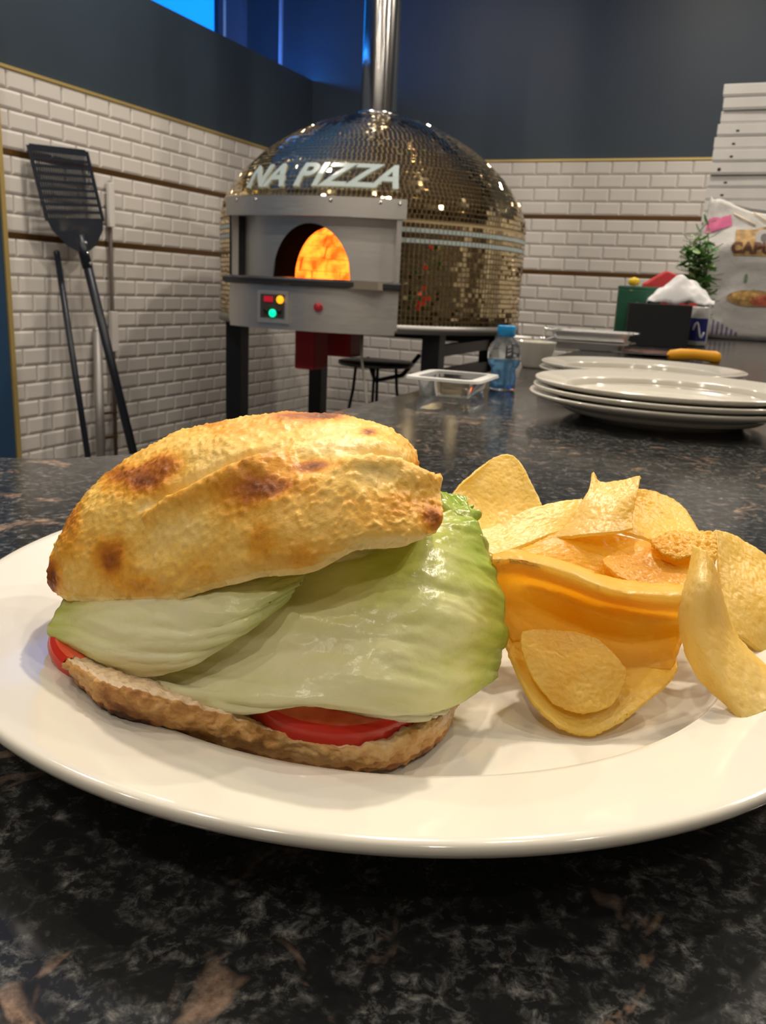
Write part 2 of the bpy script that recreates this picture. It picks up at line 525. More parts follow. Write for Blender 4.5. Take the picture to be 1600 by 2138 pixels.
PC = Vector((.0073, .293, 0))
make_plate(PC, 'large round white china plate carrying the sandwich and the crisps')
STACK = 'spare white plates on the counter'
for i, (dx, dy) in enumerate(((0, 0), (.004, 0), (.006, .004))):
    make_plate((.311 + dx, .965 + dy, i * .0074), ('lowest', 'middle', 'topmost')[i] + ' white plate of the nearer stack of three plates', group=STACK)
for i, (dx, dy) in enumerate(((0, 0), (.003, .002))):
    make_plate((.378 + dx, 1.30 + dy, i * .0085), ('lower', 'upper')[i] + ' white plate of the farther stack of two plates', group=STACK)

# ------------------------------------------------------------------ sandwich
E1 = Vector((.9032, -.4292, 0)); E2 = Vector((.4292, .9032, 0))
SO = Vector((-.035, .262, 0))
def loc2w(s, t, z):
    return SO + E1 * s + E2 * t + Vector((0, 0, z))
sand = empty('sandwich', SO + Vector((0, 0, .0105)))
tag(sand, 'crusty bread roll sandwich with lettuce and tomato on the white plate', 'sandwich')
def keep(o, parent):
    o.parent = parent
    o.matrix_parent_inverse = Matrix.Translation(-parent.location)
    return o
def set_attr(o, name, vals):
    a = o.data.attributes.new(name, 'FLOAT', 'POINT')
    a.data.foreach_set('value', np.asarray(vals, dtype=np.float32))
def fbm(p, sc, oct=4):
    return noise.fractal(Vector(p) * sc, 1.0, 2.1, oct)
def sgp(x, p):
    return math.copysign(abs(x) ** p, x)
def gauss(d, w):
    return math.exp(-(d / w) ** 2)
def seg_dist(p, a, b):
    ab = (b[0] - a[0], b[1] - a[1]); t = ((p[0] - a[0]) * ab[0] + (p[1] - a[1]) * ab[1]) / (ab[0] ** 2 + ab[1] ** 2)
    tc = max(0, min(1, t)); q = (a[0] + ab[0] * tc, a[1] + ab[1] * tc)
    side = (p[0] - a[0]) * -ab[1] + (p[1] - a[1]) * ab[0]
    return math.hypot(p[0] - q[0], p[1] - q[1]) * (1 if side > 0 else -1), t

M['crust'] = mat_bread('bread_crust', [(.0, (.93, .70, .29)), (.20, (.90, .57, .135)), (.40, (.80, .37, .04)), (.60, (.50, .16, .018)), (.8, (.22, .065, .018)), (1, (.08, .022, .01))])
M['crust_low'] = mat_bread('bread_base', [(.0, (.76, .60, .42)), (.25, (.72, .46, .20)), (.45, (.56, .29, .09)), (.65, (.30, .12, .04)), (.9, (.10, .04, .02))], 500, .6)

# thin curved sheets (lettuce, crisps): interpolated control nets
def catmull(P, n):
    P = np.asarray(P, float); m = len(P)
    Q = np.concatenate([[2 * P[0] - P[1]], P, [2 * P[-1] - P[-2]]])
    out = []
    for x in np.linspace(0, m - 1, n):
        i = min(int(x), m - 2); t = x - i
        a, b, c, d = Q[i], Q[i + 1], Q[i + 2], Q[i + 3]
        out.append(.5 * ((2 * b) + (-a + c) * t + (2 * a - 5 * b + 4 * c - d) * t * t + (-a + 3 * b - 3 * c + d) * t ** 3))
    return np.array(out)
def net(ctrl, nr, nc):
    """ctrl: rows of (px,py,d) -> nr x nc grid of world points"""
    W = np.array([[tuple(at(*c)) for c in row] for row in ctrl])
    a = np.stack([catmull(W[:, j], nr) for j in range(W.shape[1])], 1)
    return np.stack([catmull(a[i], nc) for i in range(nr)], 0)
def grid_normals(G):
    du = np.gradient(G, axis=1); dv = np.gradient(G, axis=0)
    n = np.cross(du, dv); n /= np.linalg.norm(n, axis=2, keepdims=True) + 1e-12
    return n
def sheet(name, G, mat, thick, parent=None, attr=None, vals=None, round_c=0.0):
    nr, nc = G.shape[:2]
    fs = []
    skip = set()
    if round_c > 0:
        for i in range(nr - 1):
            for j in range(nc - 1):
                x = abs((j + .5) / (nc - 1) * 2 - 1); y = abs((i + .5) / (nr - 1) * 2 - 1)
                k = 1 - round_c
                if x > k and y > k and ((x - k) ** 2 + (y - k) ** 2) > round_c ** 2: skip.add((i, j))
    for i in range(nr - 1):
        for j in range(nc - 1):
            if (i, j) in skip: continue
            fs.append((i * nc + j, i * nc + j + 1, (i + 1) * nc + j + 1, (i + 1) * nc + j))
    o = mobj(name, G.reshape(-1, 3), fs, mat, None, True)
    if attr: set_attr(o, attr, np.asarray(vals).reshape(-1))
    md = o.modifiers.new('thickness', 'SOLIDIFY'); md.thickness = thick; md.offset = 0
    if parent is not None: keep(o, parent)
    return o


def loft_net(ctrl, nr, nc):
    """like net(), but also hands back where each sample lies in the photograph"""
    A = np.array(ctrl, float)
    a = np.stack([catmull(A[:, j], nr) for j in range(A.shape[1])], 1)
    a = np.stack([catmull(a[i], nc) for i in range(nr)], 0)
    W = np.array([[tuple(at(*c)) for c in row] for row in a])
    return W, a[:, :, :2]
def shell_loft(name, ctrl, nr, nc, mat, shape, brown):
    """closed loaf: rows run from the front lower edge over the top to the back and underneath again"""
    W, PX = loft_net(ctrl, nr, nc)
    N = grid_normals(W)
    if N[nr // 4, nc // 2] @ np.array(CAM - Vector(W[nr // 4, nc // 2])) < 0: N = -N
    vals = np.zeros((nr, nc))
    for i in range(nr):
        for j in range(nc):
            p = Vector(W[i, j]); q = PX[i, j]
            vals[i, j] = brown(i / (nr - 1), j / (nc - 1), q, p)
            W[i, j] += N[i, j] * shape(i / (nr - 1), j / (nc - 1), q, p)
    vs = W.reshape(-1, 3).tolist(); fs = []
    for i in range(nr):
        i2 = (i + 1) % nr
        for j in range(nc - 1):
            fs.append((i * nc + j, i * nc + j + 1, i2 * nc + j + 1, i2 * nc + j))
    fs.append([i * nc for i in range(nr)][::-1]); fs.append([i * nc + nc - 1 for i in range(nr)])
    o = mobj(name, vs, fs, mat, None, True)
    set_attr(o, 'brown', np.clip(vals, 0, 1).reshape(-1))
    return keep(o, sand)

def pline(q, pts):
    """signed distance (up-left positive) from a drawn line and how far along it lies"""
    best = (1e9, 0)
    for k in range(len(pts) - 1):
        d, t = seg_dist(q, pts[k], pts[k + 1])
        if abs(d) < abs(best[0]): best = (d, (k + max(0, min(1, t))) / (len(pts) - 1))
    return best
SPLIT = [(285, 1068), (350, 1028), (440, 985), (520, 950), (610, 918)]
FOLD = [(700, 948), (770, 950), (840, 958), (900, 985)]
BROWN = [(300, 1005, 52, 30, .62), (345, 968, 40, 22, .45), (240, 985, 40, 26, .30), (232, 1168, 34, 42, .55), (108, 1205, 18, 45, .60), (150, 1100, 25, 70, .30),
         (555, 1018, 55, 26, .50), (500, 1040, 60, 40, .20), (655, 970, 34, 11, .55), (905, 1085, 24, 30, .50), (840, 1045, 60, 34, .22), (770, 905, 18, 10, .60),
         (690, 868, 55, 12, .55), (600, 870, 60, 14, .32), (480, 900, 70, 20, .25), (545, 1130, 34, 40, .24), (420, 1180, 55, 40, .16), (290, 1225, 60, 26, .24),
         (640, 1165, 50, 26, .20), (540, 950, 30, 10, .22), (880, 960, 26, 12, .3), (440, 880, 40, 8, .25)]
PALE = [(840, 1132, 80, 15, .35), (700, 1165, 40, 10, .15), (700, 930, 70, 34, .30), (790, 1000, 70, 30, .16), (820, 960, 60, 14, .25), (640, 1080, 60, 40, .06), (370, 1100, 60, 36, .10), (450, 1000, 70, 14, .12)]
def ellsum(q, L, p):
    wob = 1 + .5 * fbm(p, 110, 3)
    return sum(am * math.exp(-(((q[0] - x) / rx) ** 2 + ((q[1] - y) / ry) ** 2) * wob) for x, y, rx, ry, am in L)
def top_brown(v, u, q, p):
    if v > .80: return .03
    b = .215 + .14 * fbm(p, 42, 4) + .03 * fbm(p, 190, 3)
    if v < .66:
        b += ellsum(q, BROWN, p) - ellsum(q, PALE, p)
        d, t = pline(q, SPLIT)
        if 0.01 < t < .99: b += -.20 * gauss(d, 9) + .16 * gauss(d - 28, 22)
        d, t = pline(q, FOLD)
        if 0.01 < t: b += -.16 * gauss(d + 4, 12) + .10 * gauss(d - 26, 10)
    if v < .035: b -= .16
    return b
def top_shape(v, u, q, p):
    d0 = .0011 * fbm(p, 60, 3) + .00035 * fbm(p, 240, 2) + .0007 * max(0, fbm(p, 560, 2))
    if v < .66:
        d, t = pline(q, SPLIT)
        f = min(1, 4 * t + .15) * min(1, 4 * (1 - t) + .1)
        if 0.005 < t < .995: d0 += f * (-.0032 * gauss(d - 2, 9) + .0024 * gauss(d - 26, 22))
        d, t = pline(q, FOLD)
        if t > .005: d0 += min(1, 3 * t) * (-.0034 * gauss(d + 2, 11) + .0030 * gauss(d - 24, 18))
    return d0
TOPNET = [
 [(112, 1232, .2580), (150, 1254, .2520), (250, 1262, .2400), (345, 1258, .2310), (450, 1230, .2220), (560, 1203, .2140), (650, 1195, .2098), (745, 1153, .2075), (835, 1142, .2115), (908, 1112, .2210)],
 [(100, 1215, .2570), (140, 1215, .2490), (245, 1210, .2370), (345, 1200, .2280), (450, 1180, .2190), (560, 1155, .2110), (650, 1140, .2070), (745, 1110, .2055), (840, 1100, .2105), (922, 1085, .2225)],
 [(102, 1185, .2580), (140, 1150, .2500), (250, 1130, .2390), (350, 1110, .2305), (450, 1085, .2220), (560, 1065, .2145), (655, 1055, .2110), (750, 1040, .2105), (845, 1040, .2160), (920, 1050, .2270)],
 [(108, 1155, .2610), (152, 1095, .2540), (255, 1055, .2445), (355, 1022, .2370), (455, 1000, .2295), (560, 982, .2230), (660, 975, .2200), (755, 968, .2200), (848, 985, .2245), (914, 1020, .2330)],
 [(116, 1135, .2660), (164, 1058, .2610), (258, 998, .2550), (350, 955, .2500), (450, 924, .2450), (560, 906, .2400), (660, 902, .2370), (755, 908, .2360), (845, 935, .2380), (908, 1000, .2410)],
 [(122, 1126, .2730), (174, 1042, .2720), (258, 966, .2720), (345, 918, .2720), (445, 883, .2700), (555, 864, .2680), (660, 860, .2650), (755, 878, .2620), (838, 912, .2590), (902, 990, .2530)],
 [(135, 1140, .2830), (185, 1055, .2900), (268, 980, .2960), (352, 932, .3000), (450, 900, .3000), (555, 885, .2990), (655, 884, .2950), (745, 905, .2900), (822, 940, .2820), (890, 1010, .2690)],
 [(150, 1180, .2880), (200, 1120, .2980), (280, 1060, .3060), (360, 1020, .3100), (455, 995, .3100), (555, 980, .3090), (650, 980, .3050), (735, 995, .3000), (810, 1020, .2900), (880, 1060, .2770)],
 [(155, 1210, .2830), (205, 1180, .2880), (290, 1130, .2920), (365, 1100, .2930), (458, 1075, .2900), (555, 1060, .2880), (650, 1055, .2840), (738, 1050, .2800), (815, 1055, .2720), (885, 1070, .2640)],
 [(130, 1225, .2700), (175, 1228, .2660), (270, 1215, .2600), (355, 1200, .2560), (455, 1170, .2500), (560, 1140, .2440), (650, 1130, .2400), (742, 1105, .2370), (828, 1100, .2370), (900, 1095, .2400)]]
shell_loft('bun_top', TOPNET, 200, 300, M['crust'], top_shape, top_brown)

def low_brown(v, u, q, p):
    if .235 < v < .72: return .04 + .10 * max(0, fbm(p, 200, 2))
    b = .41 + .26 * fbm(p, 85, 4) + .10 * fbm(p, 260, 3) + .22 * gauss(q[0] - 330, 130) - .20 * gauss(q[0] - 930, 50)
    b -= .20 * gauss(q[0] - 770, 60) * (v > .10)
    if v < .03 or v > .9: b += .25
    return b
def low_shape(v, u, q, p):
    return .0009 * fbm(p, 120, 3) + .0007 * fbm(p, 420, 3) + (.0012 * abs(fbm(p, 300, 2)) if .1 < v < .3 else 0)
def fl(px, py, z):
    r = ray(px, py); return (px, py, (z - CAM.z) / r.z)
CON = [(132, 1392), (200, 1464), (270, 1502), (400, 1547), (550, 1582), (700, 1606), (790, 1610), (870, 1584), (932, 1530), (950, 1478)]
def on_plate(px, py, lift):
    z = .012
    for _ in range(25):
        p = at(*fl(px, py, z)); r = math.hypot(p.x - PC.x, p.y - PC.y)
        z = .5 * z + .5 * (float(np.interp(r, [0, .100, .1075, .1108, .1128, .1142, .1152, .1170, .125, .14], [.0105, .0105, .0110, .0125, .0155, .0195, .0205, .0209, .0226, .0256])) + lift)
    return fl(px, py, z)
dC = [on_plate(x, y, .0024)[2] for x, y in CON]
dC = [d if k in (0, len(dC) - 1) else .25 * dC[k - 1] + .5 * d + .25 * dC[k + 1] for k, d in enumerate(dC)]
UPR = [(142, 1378), (212, 1418), (300, 1441), (440, 1482), (560, 1522), (680, 1552), (775, 1556), (862, 1518), (925, 1484), (948, 1456)]
LOWNET = [
 [(x, y, d) for (x, y), d in zip(CON, dC)],
 [(x * .5 + X * .5 - (6 if k == 0 else -4 if k == 9 else 0), y * .5 + Y * .5, d - .0050) for k, ((x, y), (X, Y), d) in enumerate(zip(CON, UPR, dC))],
 [(X, Y, d - .0040) for (X, Y), d in zip(UPR, dC)],
 [(X + (470 - X) * .06, Y - 13, d + .006) for (X, Y), d in zip(UPR, dC)],
 [(X + (520 - X) * .14, Y - 48, d + .030) for (X, Y), d in zip(UPR, dC)],
 [(X + (520 - X) * .26, Y - 150, d + .062) for (X, Y), d in zip(UPR, dC)]]
def onz(row, z): return [fl(x, y, z) for x, y, d in row]
bk = LOWNET[-1]
LOWNET.append([(x, y + 6, fl(x, y, .022)[2]) for x, y, d in bk])
LOWNET.append([on_plate(x, y + 45, .0024) for x, y, d in bk])
LOWNET.append([on_plate(x + (520 - x) * .12, y - 75, .0024) for x, y in CON])
shell_loft('bun_bottom', LOWNET, 150, 260, M['crust_low'], low_shape, low_brown)

M['lettuce'] = mat_leafy('lettuce', [(.0, (.96, .93, .68)), (.3, (.89, .89, .48)), (.55, (.66, .72, .19)), (.8, (.40, .56, .05)), (1, (.20, .38, .025))], .34, rough=.25, bump=(150, .30, .002))
def lettuce(ctrl, nr, nc, green, wr=.0012, seed=0, thick=.0009, ruffle=.0):
    G = net(ctrl, nr, nc); N = grid_normals(G)
    vals = np.zeros((nr, nc))
    for i in range(nr):
        for j in range(nc):
            x, y = j / (nc - 1), i / (nr - 1)
            p = Vector((x, y, seed))
            d = wr * (1.9 * fbm((x * 1.6, y * 4.5 - x * 2.6, seed), 1.3, 2) + .25 * fbm((x * 5, y * 5, seed + 4), 2.2, 3))
            d += wr * (.10 + .50 * x * x) * (fbm((x * 3.2, y * 12 - x * 9, seed + 8), 1, 3) + .6 * fbm((x * 11, y * 19 - x * 14, seed + 3), 1, 2))
            ed = min(1 - x, 1 - y)
            d += ruffle * math.sin(26 * y + 9 * x + seed) * max(0, 1 - (1 - x) / .22) if ruffle else 0
            G[i, j] += N[i, j] * d
            vals[i, j] = green(x, y) + .10 * fbm((x * 6, y * 14, seed + 2), 1.2, 3)
    return sheet('lettuce_leaf', G, M['lettuce'], thick, sand, 'green', np.clip(vals, 0, 1))
# the large leaf across the front
big = [[(330, 1262, .262), (470, 1215, .255), (620, 1165, .250), (760, 1125, .248), (880, 1085, .255), (975, 1055, .268)],
       [(345, 1305, .246), (480, 1250, .237), (630, 1205, .231), (770, 1160, .229), (900, 1120, .240), (1005, 1110, .262)],
       [(345, 1370, .238), (490, 1330, .227), (640, 1285, .220), (790, 1240, .217), (925, 1205, .229), (1030, 1190, .258)],
       [(330, 1410, .235), (480, 1405, .223), (640, 1375, .2145), (800, 1330, .210), (940, 1290, .223), (1046, 1275, .256)],
       [(310, 1424, .231), (470, 1455, .2160), (640, 1448, .2070), (810, 1425, .207), (940, 1390, .220), (1052, 1345, .256)],
       [(320, 1432, .233), (480, 1484, .2170), (640, 1474, .2080), (820, 1492, .2085), (930, 1478, .219), (1030, 1412, .252)]]
lettuce(big, 110, 170, lambda x, y: .12 + .46 * max(0, x - .52) * 1.6 + .42 * gauss(x - .60, .20) * gauss(y - .22, .25) + .22 * gauss(x - .98, .10), .0011, 1.0)
# the smaller leaf lapping over it on the left
lobe = [[(150, 1238, .262), (260, 1240, .252), (400, 1225, .243), (520, 1195, .237), (640, 1160, .236)],
        [(118, 1280, .254), (250, 1268, .238), (400, 1248, .228), (530, 1222, .223), (640, 1195, .224)],
        [(98, 1315, .252), (230, 1330, .232), (380, 1315, .2215), (510, 1275, .217), (628, 1215, .2185)],
        [(128, 1344, .253), (218, 1378, .232), (350, 1372, .2215), (480, 1325, .2175), (612, 1232, .2195)],
        [(158, 1370, .256), (240, 1408, .235), (345, 1410, .2245), (460, 1352, .2205), (590, 1250, .2225)]]
lettuce(lobe, 90, 120, lambda x, y: .10 + .42 * gauss(x, .16) + .35 * gauss(x - .95, .25), .0009, 5.0)
# frilled end that sticks out on the right, behind the roll
frill = [[(880, 1040, .272), (925, 1022, .277), (965, 1035, .279), (985, 1060, .276)],
         [(890, 1065, .266), (935, 1060, .266), (975, 1068, .268), (994, 1080, .270)],
         [(890, 1100, .262), (940, 1095, .262), (980, 1090, .264), (990, 1105, .267)],
         [(895, 1140, .258), (945, 1125, .258), (990, 1125, .261), (1005, 1140, .265)],
         [(900, 1190, .255), (960, 1165, .255), (1010, 1170, .259), (1025, 1190, .264)]]
lettuce(frill, 70, 60, lambda x, y: .80 - .45 * y, .0016, 9.0, ruffle=.0012)
# pale rib end showing under the large leaf
rib = [[(700, 1450, .219), (800, 1450, .216), (880, 1450, .221), (945, 1440, .232)],
       [(690, 1470, .219), (800, 1480, .2155), (885, 1478, .2205), (945, 1462, .231)],
       [(720, 1485, .220), (810, 1502, .217), (890, 1500, .2215), (935, 1482, .231)]]
lettuce(rib, 30, 60, lambda x, y: .0, .0006, 12.0, thick=.0016)

# tomato slices
M['tomato_skin'] = pmat('tomato_skin', (.62, .035, .018), .14, spec=.6)
def mat_tomato():
    mt, nt, p, out = new_mat('tomato_flesh')
    tc = nt.nodes.new('ShaderNodeTexCoord'); n = nt.nodes.new('ShaderNodeTexNoise')
    n.inputs['Scale'].default_value = 120; nt.links.new(tc.outputs['Object'], n.inputs['Vector'])
    r = ramp(nt, [(.3, (.70, .05, .02)), (.7, (.85, .17, .08))], n.outputs['Fac'])
    nt.links.new(r.outputs[0], p.inputs['Base Color']); p.inputs['Roughness'].default_value = .18
    return mt
M['tomato'] = mat_tomato()
def tomato(c, nrm, rad, th):
    root = empty('tomato_slice', (0, 0, 0)); root.parent = sand
    root.matrix_parent_inverse = Matrix.Translation(-sand.location)
    root.location = c
    root.rotation_euler = Vector(nrm).to_track_quat('Z', 'Y').to_euler()
    MB().lathe([(0, -th / 2), (rad * .93, -th / 2)], 64).lathe([(rad * .93, th / 2), (0, th / 2 + .0006)], 64).build('flesh', M['tomato'], root, True)
    MB().lathe([(rad * .93, -th / 2), (rad * .975, -th * .36), (rad, 0), (rad * .975, th * .36), (rad * .93, th / 2)], 64).build('skin', M['tomato_skin'], root, True)
tomato(at(306, 1338, .2615), (.10, -.08, 1), .0285, .0065)
tomato(at(700, 1436, .2350), (.03, -.10, 1), .0255, .0085)

# ------------------------------------------------------------------ crisps
M['crisp'] = mat_leafy('potato_crisp', [(.0, (.97, .82, .38)), (.3, (.97, .74, .18)), (.55, (.95, .61, .06)), (.8, (.84, .42, .02)), (1, (.48, .18, .02))], .55, 'toast', rough=.36, bump=(420, .28, .0012), tcol_boost=1.05, scale_noise=140, namt=.30)
def K(cx, cy, d):
    return (900 + cx * .4375, 920 + cy * .4375, d)
CRISPS = [  # orange of the inner crisps also paints in light bounced within the heap
 ('pale upright crisp at the back beside the lettuce frill', .10, .14,
  [[(205, 160, .333), (300, 78, .345), (395, 72, .346), (455, 140, .338)],
   [(100, 258, .325), (250, 205, .336), (390, 190, .339), (498, 235, .328)],
   [(110, 380, .316), (240, 340, .328), (380, 320, .331), (528, 318, .320)],
   [(180, 520, .305), (270, 500, .315), (380, 450, .320), (500, 420, .315)]]),
 ('pale crisp sweeping from the lettuce up to the notched crisp', .12, .10,
  [[(200, 440, .300), (330, 400, .305), (520, 312, .312), (745, 272, .317)],
   [(235, 520, .289), (400, 445, .298), (580, 372, .305), (750, 335, .311)],
   [(285, 570, .283), (440, 505, .290), (620, 435, .299), (770, 415, .307)]]),
 ('crisp with two pointed corners standing highest in the middle', .16, .0,
  [[(772, 150, .320), (808, 205, .318), (905, 195, .315), (1002, 172, .312)],
   [(742, 262, .309), (825, 280, .304), (905, 275, .302), (985, 255, .304)],
   [(650, 400, .300), (760, 395, .294), (860, 385, .292), (960, 360, .298)],
   [(560, 475, .296), (720, 455, .289), (850, 440, .287), (965, 425, .292)]]),
 ('deep yellow crisp at the back right of the notched crisp', .34, .16,
  [[(950, 210, .324), (1080, 248, .331), (1190, 308, .329), (1262, 415, .318)],
   [(925, 330, .315), (1050, 340, .318), (1160, 390, .315), (1290, 460, .305)],
   [(850, 440, .299), (1000, 470, .301), (1130, 520, .299), (1250, 570, .294)]]),
 ('rough blistered golden crisp in the middle of the heap', .50, .15,
  [[(1030, 472, .291), (1150, 447, .298), (1260, 427, .300), (1368, 413, .299)],
   [(1060, 510, .285), (1160, 500, .288), (1260, 490, .290), (1372, 505, .290)],
   [(1090, 545, .280), (1180, 572, .279), (1260, 555, .281), (1376, 630, .283)]]),
 ('orange crisp lying inside the heap behind the largest crisp', .52, .2,
  [[(380, 525, .292), (620, 440, .298), (850, 448, .299), (1080, 500, .295), (1300, 560, .288)],
   [(410, 565, .282), (650, 520, .288), (860, 530, .289), (1080, 580, .284), (1290, 625, .281)],
   [(440, 650, .274), (680, 650, .279), (880, 690, .279), (1080, 710, .275), (1260, 700, .271)]]),
 ('narrow orange crisp edge under the blistered crisp', .58, .2,
  [[(790, 560, .283), (930, 545, .286), (1100, 575, .284), (1280, 640, .278)],
   [(830, 600, .277), (950, 610, .279), (1100, 640, .277), (1270, 690, .272)],
   [(880, 660, .272), (980, 690, .272), (1110, 700, .270), (1250, 720, .267)]]),
 ('largest crisp, a deep orange hollow with a pale folded upper edge', .44, .04,
  [[(280, 545, .264), (420, 528, .270), (640, 588, .272), (900, 668, .270), (1245, 690, .264)],
   [(292, 575, .2555), (430, 582, .2595), (640, 640, .2595), (900, 735, .2575), (1232, 760, .2535)],
   [(300, 700, .266), (450, 690, .276), (650, 750, .279), (900, 830, .277), (1210, 860, .266)],
   [(325, 850, .264), (480, 830, .273), (680, 900, .275), (920, 960, .273), (1202, 970, .262)],
   [(390, 965, .258), (520, 955, .265), (720, 1015, .267), (940, 1095, .265), (1160, 1105, .256)]]),
 ('wide cupped crisp lowest at the front of the heap', .26, .08,
  [[(325, 905, .262), (600, 960, .273), (900, 1030, .274), (1205, 1030, .262)],
   [(385, 1060, .252), (620, 1085, .262), (880, 1125, .262), (1170, 1118, .255)],
   [(475, 1235, .244), (650, 1225, .250), (860, 1225, .250), (1040, 1240, .249)],
   [(600, 1372, .2402), (700, 1408, .2400), (790, 1405, .2402), (915, 1330, .243)]]),
 ('yellow crisp flap resting inside the front cupped crisp', .34, .20,
  [[(395, 893, .255), (540, 903, .257), (680, 913, .257), (812, 928, .255)],
   [(425, 990, .250), (580, 1020, .250), (740, 1030, .250), (905, 1050, .250)],
   [(485, 1140, .246), (620, 1150, .2455), (760, 1160, .246), (938, 1135, .248)],
   [(585, 1285, .2425), (680, 1303, .242), (770, 1303, .242), (880, 1300, .2435)]]),
 ('pale crisp standing on edge at the right front of the heap', .14, .0,
  [[(1258, 500, .262), (1300, 520, .258), (1338, 570, .258), (1356, 630, .262)],
   [(1208, 725, .254), (1270, 700, .247), (1335, 700, .247), (1392, 740, .258)],
   [(1192, 925, .254), (1275, 905, .246), (1375, 905, .248), (1470, 950, .262)],
   [(1270, 1135, .246), (1370, 1115, .2395), (1480, 1090, .243), (1640, 1120, .256)],
   [(1425, 1275, .2385), (1500, 1356, .2312), (1590, 1305, .2345), (1740, 1210, .244)]]),
 ('broad pale crisp at the far right edge of the heap', .17, .06,
  [[(1350, 413, .305), (1450, 452, .311), (1600, 545, .311), (1750, 640, .310)],
   [(1370, 560, .296), (1480, 590, .301), (1620, 650, .301), (1760, 720, .300)],
   [(1380, 720, .286), (1500, 740, .288), (1640, 800, .289), (1770, 860, .290)],
   [(1400, 920, .276), (1500, 960, .277), (1620, 1050, .278), (1760, 1080, .280)]]),
]
def round_net(D, nr, nc, k, seed):
    """resample a dense net so that its outline has round, slightly wavy corners"""
    out = np.zeros((nr, nc, 3)); k = min(k, .9); H_, W_ = D.shape[0] - 1, D.shape[1] - 1
    for i in range(nr):
        for j in range(nc):
            y, x = i / (nr - 1) * 2 - 1, j / (nc - 1) * 2 - 1
            X, Y = x * math.sqrt(1 - k * y * y / 2), y * math.sqrt(1 - k * x * x / 2)
            w = 1 - .012 * (1 + noise.noise(Vector((x * 7, y * 7, seed * 3.3)))) * max(abs(x), abs(y)) ** 6
            fx, fy = (X * w + 1) / 2 * W_, (Y * w + 1) / 2 * H_
            a, b = min(int(fy), H_ - 1), min(int(fx), W_ - 1); u, v = fx - b, fy - a
            out[i, j] = (D[a, b] * (1 - u) + D[a, b + 1] * u) * (1 - v) + (D[a + 1, b] * (1 - u) + D[a + 1, b + 1] * u) * v
    return out
for k, (label, toast_glow, rc, ctrl) in enumerate(CRISPS):
    nr, nc = 72, 84
    G = round_net(net([[K(*c) for c in row] for row in ctrl], nr * 2, nc * 2), nr, nc, rc * 2.6, k); N = grid_normals(G)
    vals = np.zeros((nr, nc))
    for i in range(nr):
        for j in range(nc):
            x, y = j / (nc - 1), i / (nr - 1); p = Vector(G[i, j])
            amp = .0022 if label.startswith('rough') else .0007
            d = amp * fbm(p, 55, 3) + .00045 * abs(fbm(p, 380, 3)) * (3 if label.startswith('rough') else 1)
            G[i, j] += N[i, j] * d
            e = min(x, 1 - x, y, 1 - y)
            vals[i, j] = toast_glow + .16 * fbm(p, 40, 3) + .02 * gauss(e, .02) - (.16 * gauss(y - .14, .10) if 'folded' in label else 0)  # pale band paints the light caught by the folded upper edge
    o = sheet('potato_crisp', G, M['crisp'], .0012, None, 'toast', np.clip(vals, 0, 1))
    tag(o, label, 'crisp', 'potato crisps heaped on the plate')

# ------------------------------------------------------------------ pizza oven
OU, OV, OR = -1.782, 3.93, .730
oven = empty('pizza_oven', RM(OU, OV, FLOOR), -AZ)
tag(oven, 'domed pizza oven clad in gold mirror mosaic with a lit steel mouth', 'oven')
def Z(z): return z - FLOOR
def cyl(r, ph, z):                       # ph = 0 looks out of the mouth, positive to the viewer's right
    return (r * math.sin(ph), -r * math.cos(ph), Z(z))
PHC = .092                               # centre of the steel front
PHW = .455
EQ, TOP = .400, .902
def prof_r(h):
    xs = [0, .10, .20, .32, .45, .58, .70, .80, .88, .94, .98, 1.0]
    ys = [1, .990, .965, .915, .842, .748, .638, .524, .405, .285, .165, .10]
    return float(np.interp(h, xs, ys)) * OR
# shell behind the tiles
sh = MB()
sh.lathe([(OR - .004, Z(-.03)), (OR - .004, Z(EQ))], 120, a0=-math.pi / 2 + PHC + PHW - .02, a1=-math.pi / 2 + PHC - PHW + .02 + 2 * math.pi)
sh.lathe([(prof_r(h) - .004, Z(EQ + (TOP - EQ) * h)) for h in np.linspace(0, 1, 40)] + [(0, Z(TOP))], 120)
sh.build('shell', M['mosaic_grout'], oven, True)
# mosaic tiles
STEP = .0205
prof = [(OR, z) for z in np.arange(-.02 + STEP / 2, EQ, STEP)]
hs = np.linspace(0, 1, 900)
pts = np.array([(prof_r(h), EQ + (TOP - EQ) * h) for h in hs])
seg = np.r_[0, np.cumsum(np.hypot(*np.diff(pts, axis=0).T))]
for sdist in np.arange(STEP * .6, seg[-1], STEP):
    prof.append((float(np.interp(sdist, seg, pts[:, 0])), float(np.interp(sdist, seg, pts[:, 1]))))
def prof_n(r, z):
    if z < EQ: return (1.0, 0.0)
    h = (z - EQ) / (TOP - EQ); e = .02
    dr = prof_r(min(1, h + e)) - prof_r(max(0, h - e)); dz = (TOP - EQ) * (min(1, h + e) - max(0, h - e))
    n = math.hypot(dr, dz); return (dz / n, -dr / n)
a_ = STEP / 2 - .0013
TV = [(-a_, -a_, 0), (a_, -a_, 0), (a_, a_, 0), (-a_, a_, 0)]
b_ = a_ - .0010
TV += [(-b_, -b_, .0022), (b_, -b_, .0022), (b_, b_, .0022), (-b_, b_, .0022)]
TF = [(4, 5, 6, 7), (0, 1, 5, 4), (1, 2, 6, 5), (2, 3, 7, 6), (3, 0, 4, 7)]
cam_l = (Matrix.Rotation(AZ, 3, 'Z') @ (CAM - oven.location))
tiles = []
STRIPES = (.368, .318)
